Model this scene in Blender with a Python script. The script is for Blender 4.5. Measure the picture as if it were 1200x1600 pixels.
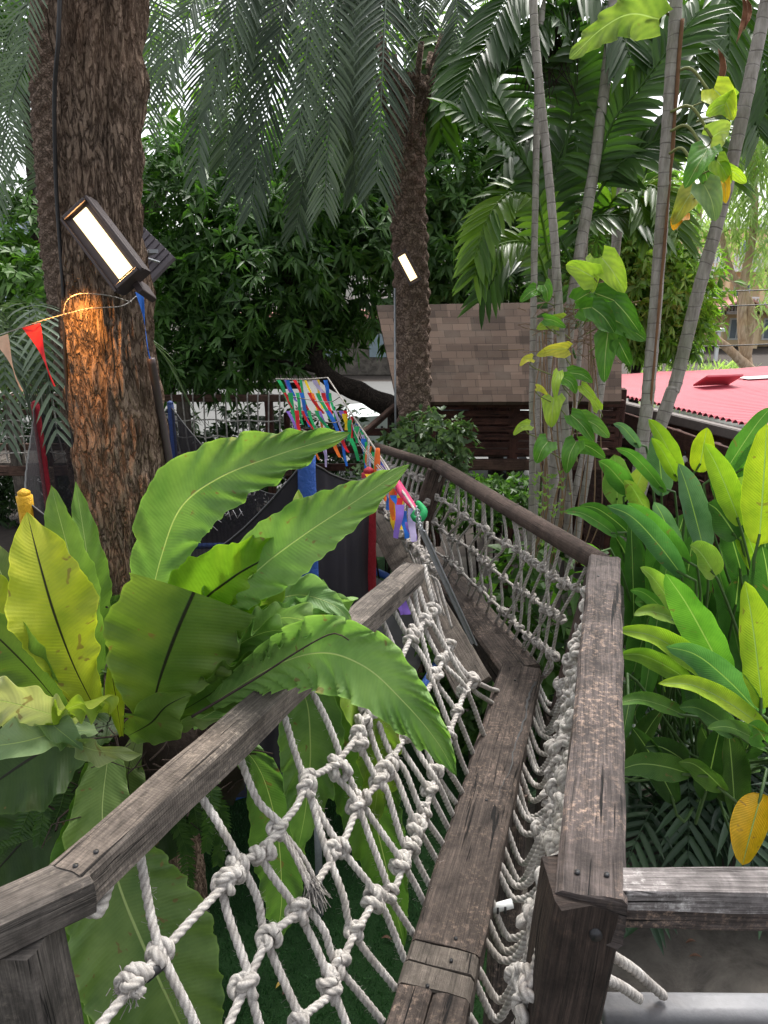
import bpy, math, random
import numpy as np
from mathutils import Vector, Matrix, noise
R = math.radians
random.seed(7); rng = np.random.default_rng(11)
scn = bpy.context.scene
for o in list(bpy.data.objects): bpy.data.objects.remove(o)

# ------------------------------------------------------------------ camera, sky, sun, exposure
F = 1164.0; PITCH = R(16.7); CAM = Vector((0, 0, 3.3))
cp, sp = math.cos(PITCH), math.sin(PITCH)
cd = bpy.data.cameras.new('camera'); cam = bpy.data.objects.new('camera', cd); scn.collection.objects.link(cam)
cam.location = CAM; cam.rotation_euler = (R(90) - PITCH, 0, 0)
cd.sensor_fit = 'VERTICAL'; cd.sensor_height = 36; cd.lens = F / 1600 * 36
cd.clip_start = 0.02; cd.clip_end = 500
scn.camera = cam
scn.render.resolution_x = 768; scn.render.resolution_y = 1024

SUN_EL, SUN_AZ = R(62), R(25)
w = bpy.data.worlds.new('World'); scn.world = w; w.use_nodes = True
nt = w.node_tree; nt.nodes.clear()
sky = nt.nodes.new('ShaderNodeTexSky'); sky.sky_type = 'NISHITA'; sky.sun_disc = False
sky.sun_elevation = SUN_EL; sky.sun_rotation = SUN_AZ; sky.air_density = 1.0; sky.dust_density = 4.0; sky.ozone_density = 1.0
hs = nt.nodes.new('ShaderNodeHueSaturation'); hs.inputs['Saturation'].default_value = 0.22
bg = nt.nodes.new('ShaderNodeBackground'); bg.inputs['Strength'].default_value = 0.15
wo = nt.nodes.new('ShaderNodeOutputWorld')
nt.links.new(sky.outputs[0], hs.inputs['Color']); nt.links.new(hs.outputs[0], bg.inputs[0]); nt.links.new(bg.outputs[0], wo.inputs[0])
sd = bpy.data.lights.new('sun', 'SUN'); sd.energy = 1.5; sd.angle = R(14); sd.color = (1, .96, .9)
so = bpy.data.objects.new('sun', sd); scn.collection.objects.link(so)
sdir = Vector((math.sin(SUN_AZ) * math.cos(SUN_EL), math.cos(SUN_AZ) * math.cos(SUN_EL), math.sin(SUN_EL)))
so.rotation_euler = sdir.to_track_quat('Z', 'Y').to_euler(); so.location = (0, 0, 20)
vs = scn.view_settings; vs.view_transform = 'Standard'; vs.look = 'None'; vs.gamma = 1; vs.use_curve_mapping = False
vs.exposure = 1.25

# ------------------------------------------------------------------ geometry helpers
def ray(x, y):
    u = (x - 600) / F; v = (y - 800) / F
    return Vector((u, cp - v * sp, -sp - v * cp))
def P(x, y, d): return CAM + ray(x, y) * d                        # photo pixel and depth -> point
def PY(x, y, Y): r = ray(x, y); return CAM + r * (Y / r.y)        # ... on the upright plane at distance Y
def PZ(x, y, z): r = ray(x, y); return CAM + r * ((z - CAM.z) / r.z)   # ... on the level plane z
def PP(x, y, o, n):
    r = ray(x, y); return CAM + r * ((o - CAM).dot(n) / r.dot(n))
def V(*a): return Vector(a)
OFF = {}
def link(o, parent=None, off=None):
    scn.collection.objects.link(o)
    if parent is not None: o.parent = parent; OFF[o.name] = OFF[parent.name]
    else: OFF[o.name] = off if off is not None else Vector((0, 0, 0))
def tag(o, label=None, cat=None, group=None, kind=None):
    if label: o['label'] = label
    if cat: o['category'] = cat
    if group: o['group'] = group
    if kind: o['kind'] = kind
    return o
def thing(name, loc, label, cat, group=None):
    o = bpy.data.objects.new(name, None); o.location = loc; o.empty_display_size = .1
    link(o, None, Vector(loc)); return tag(o, label, cat, group)
class MB:
    def __init__(s): s.v = []; s.f = []; s.uv = []; s.t = []
    def add(s, vs, fs, uvs=None, tint=.5):
        b = len(s.v); s.v += [tuple(p) for p in vs]
        for i, f in enumerate(fs):
            s.f.append([b + k for k in f]); s.uv.append(uvs[i] if uvs else [(0, 0)] * len(f))
        s.t += list(tint) if hasattr(tint, '__len__') else [tint] * len(vs)
        return s
    def build(s, name, mat, parent=None, smooth=True, color=None, origin=None):
        if parent is not None: off = OFF[parent.name]
        else:
            if origin is None:
                a = np.array(s.v); origin = Vector(((a[:, 0].min() + a[:, 0].max()) / 2, (a[:, 1].min() + a[:, 1].max()) / 2, a[:, 2].min()))
            off = origin
        m = bpy.data.meshes.new(name)
        m.from_pydata([(x - off[0], y - off[1], z - off[2]) for x, y, z in s.v], [], s.f)
        uvl = m.uv_layers.new(name='UVMap')
        flat = [c for f in s.uv for p in f for c in p]
        uvl.data.foreach_set('uv', flat)
        at = m.attributes.new('tint', 'FLOAT', 'POINT'); at.data.foreach_set('value', s.t)
        if smooth: m.polygons.foreach_set('use_smooth', [True] * len(m.polygons))
        for mm in (mat if isinstance(mat, (list, tuple)) else [mat]): m.materials.append(mm)
        o = bpy.data.objects.new(name, m)
        if parent is None: o.location = off
        link(o, parent, Vector(off))
        if color: o.color = (*color, 1)
        return o
def npmesh(name, verts, faces, uv, tint, mat, parent=None, color=None, origin=None):
    off = OFF[parent.name] if parent is not None else (origin if origin is not None else Vector((float(verts[:, 0].mean()), float(verts[:, 1].mean()), float(verts[:, 2].min()))))
    m = bpy.data.meshes.new(name); nv, nf, k = len(verts), len(faces), faces.shape[1]
    m.vertices.add(nv); m.vertices.foreach_set('co', (verts - np.array(off)).astype('f').ravel())
    m.loops.add(nf * k); m.loops.foreach_set('vertex_index', faces.astype('i').ravel())
    m.polygons.add(nf); m.polygons.foreach_set('loop_start', np.arange(0, nf * k, k, dtype='i'))
    m.update(calc_edges=True); m.validate()
    if uv is not None:
        l = m.uv_layers.new(name='UVMap'); l.data.foreach_set('uv', uv[faces].astype('f').ravel())
    at = m.attributes.new('tint', 'FLOAT', 'POINT'); at.data.foreach_set('value', tint.astype('f'))
    m.materials.append(mat)
    o = bpy.data.objects.new(name, m)
    if parent is None: o.location = off
    link(o, parent, Vector(off))
    if color: o.color = (*color, 1)
    return o
def spline(pts, n):
    pts = [Vector(p) for p in pts]
    if len(pts) == 2: return [pts[0].lerp(pts[1], i / (n - 1)) for i in range(n)]
    q = [pts[0] * 2 - pts[1]] + pts + [pts[-1] * 2 - pts[-2]]
    L = [(pts[i + 1] - pts[i]).length for i in range(len(pts) - 1)]; T = sum(L) or 1
    out = []
    for k in range(n):
        s = T * k / (n - 1); i = 0
        while i < len(L) - 1 and s > L[i]: s -= L[i]; i += 1
        t = min(1, s / max(L[i], 1e-9)); a, b, c, d = q[i:i + 4]
        out.append(.5 * ((2 * b) + (c - a) * t + (2 * a - 5 * b + 4 * c - d) * t * t + (3 * b - a - 3 * c + d) * t ** 3))
    return out
def frames(pts):
    n = len(pts); T = []
    for i in range(n):
        t = pts[min(i + 1, n - 1)] - pts[max(i - 1, 0)]
        T.append(t.normalized() if t.length > 1e-9 else Vector((0, 0, 1)))
    u = T[0].cross(Vector((.3, .2, 1)));
    if u.length < 1e-3: u = T[0].cross(Vector((1, 0, 0)))
    u.normalize(); out = []
    for t in T:
        u = (u - t * u.dot(t)).normalized(); out.append((t, u, t.cross(u)))
    return out
def tube(mb, pts, r, ns=8, cap=True, lobes=0, pitch=.05, amp=.18, tint=.5, rn=0):
    pts = [Vector(p) for p in pts]; fr = frames(pts); n = len(pts); L = 0
    vs, fs, uv = [], [], []; Ls = []
    for i, p in enumerate(pts):
        if i: L += (p - pts[i - 1]).length
        Ls.append(L); rr = r(i / (n - 1)) if callable(r) else (r[i] if hasattr(r, '__len__') else r)
        t, a, b = fr[i]
        for k in range(ns):
            th = 2 * math.pi * k / ns; q = rr
            if lobes: q = rr * (1 - amp + 2 * amp * abs(math.cos(.5 * lobes * (th - 2 * math.pi * L / (pitch * lobes) * 1.0))))
            if rn: q *= 1 + rn * (noise.noise(Vector((math.cos(th) * 2, math.sin(th) * 2, L * 6)) + p.zxy) )
            vs.append(p + (a * math.cos(th) + b * math.sin(th)) * q)
    for i in range(n - 1):
        for k in range(ns):
            k2 = (k + 1) % ns
            fs.append([i * ns + k, i * ns + k2, (i + 1) * ns + k2, (i + 1) * ns + k])
            uv.append([(Ls[i], k / ns), (Ls[i], (k + 1) / ns), (Ls[i + 1], (k + 1) / ns), (Ls[i + 1], k / ns)])
    if cap:
        fs.append(list(range(ns))[::-1]); uv.append([(0, 0)] * ns)
        fs.append([(n - 1) * ns + k for k in range(ns)]); uv.append([(L, 0)] * ns)
    mb.add(vs, fs, uv, tint); return mb
def bar(mb, a, b, w, h, up=(0, 0, 1), n=None, rough=.0, bev=.12, tint=.5, rolld=0):
    """a timber from a to b, chamfered section w x h, uneven surface, uv in metres along the grain"""
    a, b = Vector(a), Vector(b); d = b - a; L = d.length; t = d.normalized()
    s = t.cross(Vector(up)).normalized(); u = s.cross(t)
    if rolld: q = Matrix.Rotation(R(rolld), 3, t); s, u = q @ s, q @ u
    c = bev * min(w, h); W, H = w / 2, h / 2
    prof = [(-W + c, -H), (0, -H), (W - c, -H), (W, -H + c), (W, 0), (W, H - c), (W - c, H), (W * .33, H), (-W * .33, H), (-W + c, H), (-W, H - c), (-W, 0), (-W, -H + c)]
    n = n or max(2, int(L / .04) if rough else 2); ns = len(prof); vs, fs, uv = [], [], []
    per = [0]
    for i in range(ns): p, q = prof[i], prof[(i + 1) % ns]; per.append(per[-1] + math.hypot(p[0] - q[0], p[1] - q[1]))
    sd_ = random.random() * 50; ux = random.random() * 5
    for i in range(n):
        f = i / (n - 1); c0 = a + d * f
        for k, (x, y) in enumerate(prof):
            g = 1 + (rough / max(w, h)) * 2 * noise.noise(Vector((x * 25 + sd_, y * 25, f * L * 5)))
            jj = rough * noise.noise(Vector((k * 7.1 + sd_, 3, f * L * 3)))
            vs.append(c0 + s * (x * g + jj * .6) + u * (y * g + jj * .5) + (t * random.uniform(-1, 1) * rough if i in (0, n - 1) else Vector()))
    for i in range(n - 1):
        for k in range(ns):
            k2 = (k + 1) % ns; l0, l1 = L * i / (n - 1) + ux, L * (i + 1) / (n - 1) + ux
            fs.append([i * ns + k, (i + 1) * ns + k, (i + 1) * ns + k2, i * ns + k2])
            uv.append([(l0, per[k]), (l1, per[k]), (l1, per[k + 1]), (l0, per[k + 1])])
    for e, rev in ((0, 0), (n - 1, 1)):
        ids = [e * ns + k for k in range(ns)]; uu = [(prof[k][0] * .3 + ux, prof[k][1]) for k in range(ns)]
        if rev: ids = ids[::-1]; uu = uu[::-1]
        fs.append(ids); uv.append(uu)
    mb.add(vs, fs, uv, tint); return mb
def quad(mb, a, b, c, d, uv=((0, 0), (1, 0), (1, 1), (0, 1)), tint=.5):
    return mb.add([a, b, c, d], [[0, 1, 2, 3]], [list(uv)], tint)
def box(mb, x0, x1, y0, y1, z0, z1, tint=.5):
    return bar(mb, (x0, (y0 + y1) / 2, (z0 + z1) / 2), (x1, (y0 + y1) / 2, (z0 + z1) / 2), y1 - y0, z1 - z0, bev=.02, tint=tint)

# ------------------------------------------------------------------ materials
class NT:
    def __init__(s, name):
        s.m = bpy.data.materials.new(name); s.m.use_nodes = True; s.t = s.m.node_tree; s.t.nodes.clear()
        s.out = s.n('OutputMaterial')
    def n(s, typ, **kw):
        nd = s.t.nodes.new('ShaderNode' + typ)
        for k, v in kw.items():
            if k in nd.inputs.keys() or k.replace('_', ' ') in nd.inputs.keys():
                k = k if k in nd.inputs.keys() else k.replace('_', ' ')
                s.set(nd.inputs[k], v)
            else: setattr(nd, k, v)
        return nd
    def set(s, inp, v):
        if isinstance(v, bpy.types.NodeSocket): s.t.links.new(v, inp)
        elif isinstance(v, (tuple, list)) and inp.type == 'RGBA' and len(v) == 3: inp.default_value = (*v, 1)
        else: inp.default_value = v
    def math(s, op, a, b=0.0, c=None, clamp=False):
        nd = s.t.nodes.new('ShaderNodeMath'); nd.operation = op; nd.use_clamp = clamp
        s.set(nd.inputs[0], a); s.set(nd.inputs[1], b)
        if c is not None: s.set(nd.inputs[2], c)
        return nd.outputs[0]
    def mix(s, f, a, b, blend='MIX'):
        nd = s.t.nodes.new('ShaderNodeMix'); nd.data_type = 'RGBA'; nd.blend_type = blend
        s.set(nd.inputs[0], f); s.set(nd.inputs[6], a); s.set(nd.inputs[7], b); return nd.outputs[2]
    def ramp(s, f, stops, interp='LINEAR'):
        nd = s.t.nodes.new('ShaderNodeValToRGB'); s.set(nd.inputs[0], f); r = nd.color_ramp; r.interpolation = interp
        while len(r.elements) < len(stops): r.elements.new(.5)
        for e, (p, c) in zip(r.elements, stops): e.position = p; e.color = (*c, 1) if isinstance(c, (tuple, list)) else (c, c, c, 1)
        return nd.outputs[0]
    def noise(s, vec, scale, detail=4, rough=.6, dist=0):
        nd = s.n('TexNoise', Scale=scale, Detail=detail, Roughness=rough, Distortion=dist)
        if vec is not None: s.t.links.new(vec, nd.inputs['Vector'])
        return nd.outputs[0]
    def mapping(s, vec, sc=(1, 1, 1), loc=(0, 0, 0), rot=(0, 0, 0)):
        nd = s.t.nodes.new('ShaderNodeMapping'); s.t.links.new(vec, nd.inputs[0])
        nd.inputs['Scale'].default_value = sc; nd.inputs['Location'].default_value = loc; nd.inputs['Rotation'].default_value = rot
        return nd.outputs[0]
    def tc(s, k='Object'): return s.n('TexCoord').outputs[k]
    def bump(s, h, strength=.5, dist=.01):
        return s.n('Bump', Strength=strength, Distance=dist, Height=h).outputs[0]
    def pbsdf(s, col, rough=.7, normal=None, metallic=0, spec=.5, **kw):
        p = s.n('BsdfPrincipled'); s.set(p.inputs['Base Color'], col); s.set(p.inputs['Roughness'], rough)
        p.inputs['Metallic'].default_value = metallic; p.inputs['Specular IOR Level'].default_value = spec
        if normal is not None: s.t.links.new(normal, p.inputs['Normal'])
        for k, v in kw.items(): s.set(p.inputs[k.replace('_', ' ')], v)
        return p.outputs[0]
    def fin(s, sh): s.t.links.new(sh, s.out.inputs[0]); return s.m

def m_plain(name, col, rough=.6, metallic=0, nscale=30, var=.25, bump=.1, **kw):
    t = NT(name); o = t.tc()
    n = t.noise(o, nscale, 5); c = t.mix(n, tuple(x * (1 - var) for x in col), tuple(min(1, x * (1 + var)) for x in col))
    return t.fin(t.pbsdf(c, rough, t.bump(n, bump, .005), metallic, **kw))
def m_wood(name, dark, light, orange, orf=.5, scale=1.0, grain=1.0, groove=False):
    t = NT(name); uv = t.tc('UV'); ob = t.tc()
    g = t.noise(t.mapping(uv, (3 * scale, 90 * scale, 1)), 1, 8, .7, .4)
    g2 = t.noise(t.mapping(uv, (8 * scale, 260 * scale, 1)), 1, 4, .7)
    sp_ = t.noise(ob, 60 * scale, 6, .75); big = t.noise(ob, 5 * scale, 4, .6)
    crack = t.ramp(t.noise(t.mapping(uv, (1.7, 48, 1), (3, 1, 0)), 1, 4, .65, .9), [(.355, 0), (.4, 1)]); patch = t.ramp(t.noise(ob, 9, 5, .7, .8), [(.35, .55), (.6, 1.15)])
    c = t.mix(t.ramp(g, [(.3, 0), (.7, 1)]), dark, light)
    om = t.math('MULTIPLY', t.ramp(sp_, [(.5, 0), (.66, 1)]), t.ramp(big, [(.42, .1), (.62, 1)]))
    c = t.mix(t.math('MULTIPLY', om, orf), c, orange)
    c = t.mix(t.ramp(g2, [(.35, .6), (.6, 0)]), c, tuple(x * .35 for x in dark))
    c = t.mix(1, c, patch, 'MULTIPLY'); c = t.mix(crack, tuple(x * .12 for x in dark), c)
    h = t.math('ADD', t.math('MULTIPLY', g, .6), t.math('MULTIPLY', g2, .5)); h = t.math('MULTIPLY', h, crack)
    if groove:
        wv = t.n('TexWave', wave_type='BANDS', bands_direction='X', Scale=45, Distortion=.6, Detail=2); t.t.links.new(uv, wv.inputs[0])
        h = t.math('ADD', h, t.math('MULTIPLY', wv.outputs[1], .08)); c = t.mix(t.math('MULTIPLY', wv.outputs[1], .03), c, tuple(x * .5 for x in dark))
    h = t.math('ADD', h, t.math('MULTIPLY', sp_, .4))
    return t.fin(t.pbsdf(c, t.ramp(g, [(0, .75), (1, .9)]), t.bump(h, .9 * grain, .006), spec=.3))
M = {}
M['rail'] = m_wood('wood_dark_weathered', (.033, .027, .026), (.16, .13, .12), (.52, .37, .28), .8)
M['postdark'] = m_wood('wood_black_stained', (.02, .016, .014), (.085, .06, .05), (.25, .15, .1), .35)
M['railgrey'] = m_wood('wood_grey_weathered', (.07, .062, .056), (.2, .175, .155), (.42, .36, .3), .55, groove=False)
M['railgroove'] = m_wood('wood_grooved', (.08, .068, .06), (.25, .21, .18), (.5, .42, .34), .6, groove=True)
M['beam'] = m_wood('wood_beam', (.03, .023, .02), (.125, .097, .082), (.5, .36, .28), .65)
M['log'] = m_wood('wood_log', (.06, .04, .032), (.14, .1, .082), (.3, .22, .18), .3)
M['plank'] = m_wood('wood_plank', (.075, .062, .052), (.19, .16, .135), (.33, .28, .24), .4)
M['white_wood'] = m_wood('wood_bleached', (.07, .06, .06), (.4, .365, .355), (.72, .69, .67), .9)
M['red_wood'] = m_wood('wood_red_stained', (.05, .022, .017), (.125, .052, .038), (.2, .1, .07), .25)
M['brown_wood'] = m_wood('wood_brown', (.07, .038, .028), (.17, .1, .075), (.25, .17, .12), .3)
def m_rope(name, a, b):
    t = NT(name); ob = t.tc(); n = t.noise(ob, 22, 5); f = t.noise(ob, 420, 3, .8)
    uv = t.tc('UV'); wv = t.math('SINE', t.math('ADD', t.math('MULTIPLY', t.n('SeparateXYZ', Vector=uv).outputs[0], 330), t.math('MULTIPLY', t.n('SeparateXYZ', Vector=uv).outputs[1], -18.85)))
    wv = t.math('ADD', t.math('MULTIPLY', wv, .5), .5)
    c = t.mix(t.ramp(n, [(.35, 0), (.7, 1)]), a, b); c = t.mix(t.math('MULTIPLY', t.ramp(f, [(.4, 1), (.6, 0)]), .45), c, tuple(x * .5 for x in a))
    c = t.mix(t.ramp(t.noise(ob, 5, 4, .7), [(.5, 0), (.75, .45)]), c, (.3, .26, .19)); c = t.mix(t.math('MULTIPLY', t.ramp(wv, [(0, 1), (.45, 0)]), .45), c, tuple(x * .4 for x in a))
    h = t.math('ADD', f, t.math('MULTIPLY', wv, 1.0))
    return t.fin(t.pbsdf(c, .95, t.bump(h, .8, .003), spec=.1))
M['rope'] = m_rope('rope_offwhite', (.42, .385, .355), (.82, .78, .735))
M['rope2'] = m_rope('rope_grey', (.36, .33, .3), (.68, .63, .59))

def m_leaf(name, rib=(.5, .6, .2), ribw=.02, vein=90, vk=14, trans=.35, rough=.38, spots=0., veinstr=.35, tcol=(1.2, 1.35, .7), ribfac=1.0, backdark=0.):
    t = NT(name); uvs = t.n('SeparateXYZ', Vector=t.tc('UV')); u, v = uvs.outputs[0], uvs.outputs[1]; ob = t.tc()
    oi = t.n('ObjectInfo'); col = oi.outputs['Color']
    d = t.math('ABSOLUTE', t.math('SUBTRACT', u, .5))
    ve = t.math('SINE', t.math('ADD', t.math('SUBTRACT', t.math('MULTIPLY', v, vein), t.math('MULTIPLY', d, vk)), t.math('MULTIPLY', t.noise(ob, 9, 2), 4)))
    big = t.noise(ob, 7, 3, .6); fine = t.noise(ob, 55, 4)
    c = t.mix(t.ramp(big, [(.3, 0), (.7, 1)]), t.mix(1, col, (.62, .72, .6), 'MULTIPLY'), t.mix(1, col, (1.3, 1.22, 1.15), 'MULTIPLY'))
    c = t.mix(t.math('MULTIPLY', t.math('ADD', t.math('MULTIPLY', ve, .5), .5), veinstr), c, t.mix(1, c, (1.5, 1.4, 1.2), 'MULTIPLY'))
    c = t.mix(t.math('MULTIPLY', fine, .35), c, t.mix(1, c, (.6, .65, .5), 'MULTIPLY'))
    if spots:
        s_ = t.ramp(t.noise(ob, 14, 2, .5, 1.5), [(.68, 0), (.71, 1)]); c = t.mix(t.math('MULTIPLY', s_, spots), c, (.2, .12, .05))
        edge = t.ramp(d, [(.475, 0), (.495, 1)]); c = t.mix(t.math('MULTIPLY', edge, .4), c, t.mix(1, c, (2.0, 1.9, 1.8), 'MULTIPLY'))
    rm = t.ramp(d, [(ribw * .6, 1), (ribw, 0)])
    c = t.mix(t.math('MULTIPLY', rm, ribfac), c, rib)
    h = t.math('ADD', t.math('MULTIPLY', ve, veinstr), t.math('ADD', t.math('MULTIPLY', fine, .7), t.math('MULTIPLY', rm, 1.6)))
    nrm = t.bump(h, .45, .004)
    p = t.pbsdf(c, t.ramp(fine, [(0, rough - .02), (1, rough + .18)]), nrm, spec=.32)
    tr = t.n('BsdfTranslucent'); t.set(tr.inputs[0], t.mix(1, c, tcol, 'MULTIPLY')); t.t.links.new(nrm, tr.inputs['Normal'])
    mx = t.n('MixShader'); mx.inputs[0].default_value = trans; t.t.links.new(p, mx.inputs[1]); t.t.links.new(tr.outputs[0], mx.inputs[2])
    return t.fin(mx.outputs[0])
M['fern_pale'] = m_leaf('fern_leaf_pale_rib', (.42, .52, .2), .012, 620, 60, .42, .4, spots=.7, veinstr=.1)
M['fern_dark'] = m_leaf('fern_leaf_dark_rib', (.02, .022, .012), .017, 620, 60, .45, .42, spots=.7, veinstr=.1)
M['paddle'] = m_leaf('paddle_leaf', (.3, .45, .14), .022, 520, 80, .4, .38, spots=.55, veinstr=.22)
M['heart'] = m_leaf('heart_leaf', (.4, .52, .2), .02, 90, 30, .38, .3, veinstr=.4, spots=.3)
def m_fol(name, dark, light, trans=.3, rough=.45, dead=None):
    t = NT(name); a = t.n('Attribute', attribute_name='tint').outputs['Fac']
    c = t.mix(a, dark, light); n = t.noise(t.tc(), 12, 3); c = t.mix(t.math('MULTIPLY', n, .4), c, t.mix(1, c, (.55, .6, .5), 'MULTIPLY'))
    p = t.pbsdf(c, rough, spec=.4); tr = t.n('BsdfTranslucent'); t.set(tr.inputs[0], t.mix(1, c, (1.2, 1.5, .5), 'MULTIPLY'))
    mx = t.n('MixShader'); mx.inputs[0].default_value = trans; t.t.links.new(p, mx.inputs[1]); t.t.links.new(tr.outputs[0], mx.inputs[2])
    return t.fin(mx.outputs[0])
M['fol_dark'] = m_fol('foliage_dark', (.03, .08, .018), (.13, .27, .06), .4)
M['fol_mid'] = m_fol('foliage_mid', (.04, .1, .02), (.15, .29, .06), .4)
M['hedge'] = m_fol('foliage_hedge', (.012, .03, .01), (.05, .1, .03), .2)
M['fol_bright'] = m_fol('foliage_bright', (.1, .2, .035), (.32, .5, .09), .45)
M['fol_euc'] = m_fol('foliage_weeping', (.3, .4, .18), (.5, .58, .3), .5)  # leaf colour paled to stand in for distance haze
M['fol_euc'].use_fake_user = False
M['date'] = m_fol('date_frond', (.03, .052, .033), (.155, .205, .145), .22, .6)
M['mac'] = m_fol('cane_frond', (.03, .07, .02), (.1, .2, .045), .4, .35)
M['mac_lit'] = m_fol('cane_frond_lit', (.06, .14, .02), (.2, .33, .05), .45, .35)  # brighter twin of the cane frond, light put into its colour
M['sword'] = m_fol('sword_fern', (.04, .1, .02), (.13, .24, .05), .4)
M['bush'] = m_fol('bush_leaf', (.06, .11, .05), (.16, .24, .1), .25)
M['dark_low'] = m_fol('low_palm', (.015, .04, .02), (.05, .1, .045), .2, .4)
def m_bark(name, dark, light, sx=9, sz=2.6, warm=None, strength=1.0, dist=.03):
    t = NT(name); ob = t.tc(); mp = t.mapping(ob, (sx, sx, sz))
    vo = t.n('TexVoronoi', feature='DISTANCE_TO_EDGE', Scale=3.2); w_ = t.noise(mp, 2.2, 5, .65)
    mv = t.n('VectorMath', operation='ADD'); t.t.links.new(mp, mv.inputs[0])
    nz = t.n('TexNoise', Scale=2.5, Detail=4); t.t.links.new(mp, nz.inputs[0]); t.t.links.new(nz.outputs[1], mv.inputs[1])
    t.t.links.new(mv.outputs[0], vo.inputs[0])
    f = t.noise(t.mapping(ob, (sx * 4, sx * 4, sz * 5)), 3, 8, .75); b = t.noise(ob, 3, 3)
    e = t.ramp(vo.outputs[0], [(.0, 0), (.22, 1)])
    h = t.math('ADD', t.math('MULTIPLY', e, .6), t.math('ADD', t.math('MULTIPLY', f, .7), t.math('MULTIPLY', w_, .7)))
    c = t.mix(t.ramp(t.math('MULTIPLY', h, .6), [(.35, 0), (.85, 1)]), dark, light)
    c = t.mix(t.math('MULTIPLY', t.ramp(b, [(.4, 0), (.7, 1)]), .5), c, warm or tuple(x * .6 for x in light))
    c = t.mix(t.ramp(f, [(.58, 0), (.75, .7)]), c, tuple(min(1, x * 1.7) for x in light))
    return t.fin(t.pbsdf(c, .92, t.bump(h, strength, dist), spec=.2))
M['bark'] = m_bark('bark_flaky', (.055, .034, .024), (.54, .4, .3), 14, 4.2, (.34, .21, .14), 1, .035)
M['bark_dark'] = m_bark('bark_dark', (.012, .01, .008), (.06, .045, .035), 9, 3)
M['bark_pale'] = m_bark('bark_pale', (.3, .21, .14), (.6, .46, .34), 2, .5, (.55, .35, .2), .4, .02)
M['palm_bark'] = m_bark('palm_bark', (.06, .042, .032), (.33, .24, .185), 9, 9, (.2, .13, .1), .9, .02)
def m_cane():
    t = NT('cane_stem'); ob = t.tc(); uv = t.n('SeparateXYZ', Vector=t.tc('UV'))
    s = t.math('ADD', t.math('MULTIPLY', uv.outputs[0], 13), t.math('MULTIPLY', t.noise(ob, 2.5, 2), 2))
    fr = t.math('FRACT', s); ring = t.ramp(fr, [(0, 1), (.05, 1), (.12, 0), (1, 0)])
    n = t.noise(t.mapping(ob, (14, 14, 3)), 2, 6, .7); c = t.mix(t.ramp(n, [(.3, 0), (.7, 1)]), (.17, .15, .125), (.42, .385, .35))
    g = t.noise(ob, 3, 3); c = t.mix(t.ramp(g, [(.5, 0), (.75, .5)]), c, (.16, .19, .1))
    c = t.mix(t.math('MULTIPLY', ring, t.ramp(t.noise(ob, 9, 3), [(.3, .25), (.65, .9)])), c, (.1, .085, .07)); return t.fin(t.pbsdf(c, .75, t.bump(t.math('ADD', n, t.math('MULTIPLY', ring, -1.5)), .6, .008), spec=.3))
M['cane'] = m_cane()
def m_shingle():
    t = NT('shingle'); mp = t.mapping(t.tc('UV'), (1, 1, 1))
    br = t.n('TexBrick', offset=.42, Scale=1, Mortar_Size=.0022); br.inputs['Brick Width'].default_value = .15; br.inputs['Row Height'].default_value = .082
    br.inputs['Color1'].default_value = (.075, .051, .04, 1); br.inputs['Color2'].default_value = (.15, .104, .08, 1); br.inputs['Mortar'].default_value = (.05, .036, .03, 1)
    br.inputs['Bias'].default_value = .1; t.t.links.new(mp, br.inputs[0])
    b2 = t.n('TexBrick', offset=.37, Scale=1, Mortar_Size=.002); b2.inputs['Brick Width'].default_value = .33; b2.inputs['Row Height'].default_value = .17
    b2.inputs['Color1'].default_value = (.55, .55, .55, 1); b2.inputs['Color2'].default_value = (1.15, 1.15, 1.15, 1); b2.inputs['Mortar'].default_value = (.8, .8, .8, 1); t.t.links.new(mp, b2.inputs[0])
    n = t.noise(t.tc(), 180, 3, .8); c = t.mix(1, br.outputs[0], b2.outputs[0], 'MULTIPLY')
    c = t.mix(t.math('MULTIPLY', n, .5), c, t.mix(1, c, (.55, .55, .55), 'MULTIPLY')); st = t.noise(t.tc(), 2.5, 4)
    c = t.mix(t.ramp(st, [(.5, 0), (.8, .5)]), c, (.14, .12, .1))
    h = t.math('SUBTRACT', t.math('MULTIPLY', n, .2), br.outputs[1]); return t.fin(t.pbsdf(c, .9, t.bump(h, .6, .01), spec=.2))
M['shingle'] = m_shingle()
M['red_metal'] = m_plain('red_roof_sheet', (.42, .065, .09), .5, 0, 3, .3, .1)
M['clear_sheet'] = m_plain('pale_roof_sheet', (.75, .68, .68), .4, 0, 8, .15)
M['grey_metal'] = m_plain('galvanised', (.3, .31, .33), .5, .5, 40, .35)
M['gutter'] = m_plain('gutter_grey', (.17, .15, .14), .6, .2, 20, .4)
M['black'] = m_plain('black_plastic', (.02, .02, .022), .45, 0, 60, .3)
M['lampbody'] = m_plain('lamp_housing', (.06, .045, .045), .5, .3, 60, .3)
M['panel_grey'] = m_plain('ribbed_panel', (.13, .115, .13), .7, 0, 30, .3)
M['white'] = m_plain('white_paint', (.75, .77, .76), .5, 0, 10, .1)
M['glassy'] = m_plain('window_glass', (.2, .26, .3), .12, 0, 5, .2)
M['bulb'] = m_plain('bulb_glass', (.72, .7, .66), .2, 0, 10, .08)
M['yellow_wall'] = m_plain('yellow_render', (.78, .6, .36), .85, 0, 1.5, .12)
M['red_tile'] = m_plain('roof_tile', (.5, .24, .2), .8, 0, 2, .2)
M['soil'] = m_plain('soil_dark', (.045, .035, .028), .95, 0, 14, .6, .9)
M['root'] = m_plain('root_fibre', (.035, .022, .017), .95, 0, 60, .6, .9)
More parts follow.
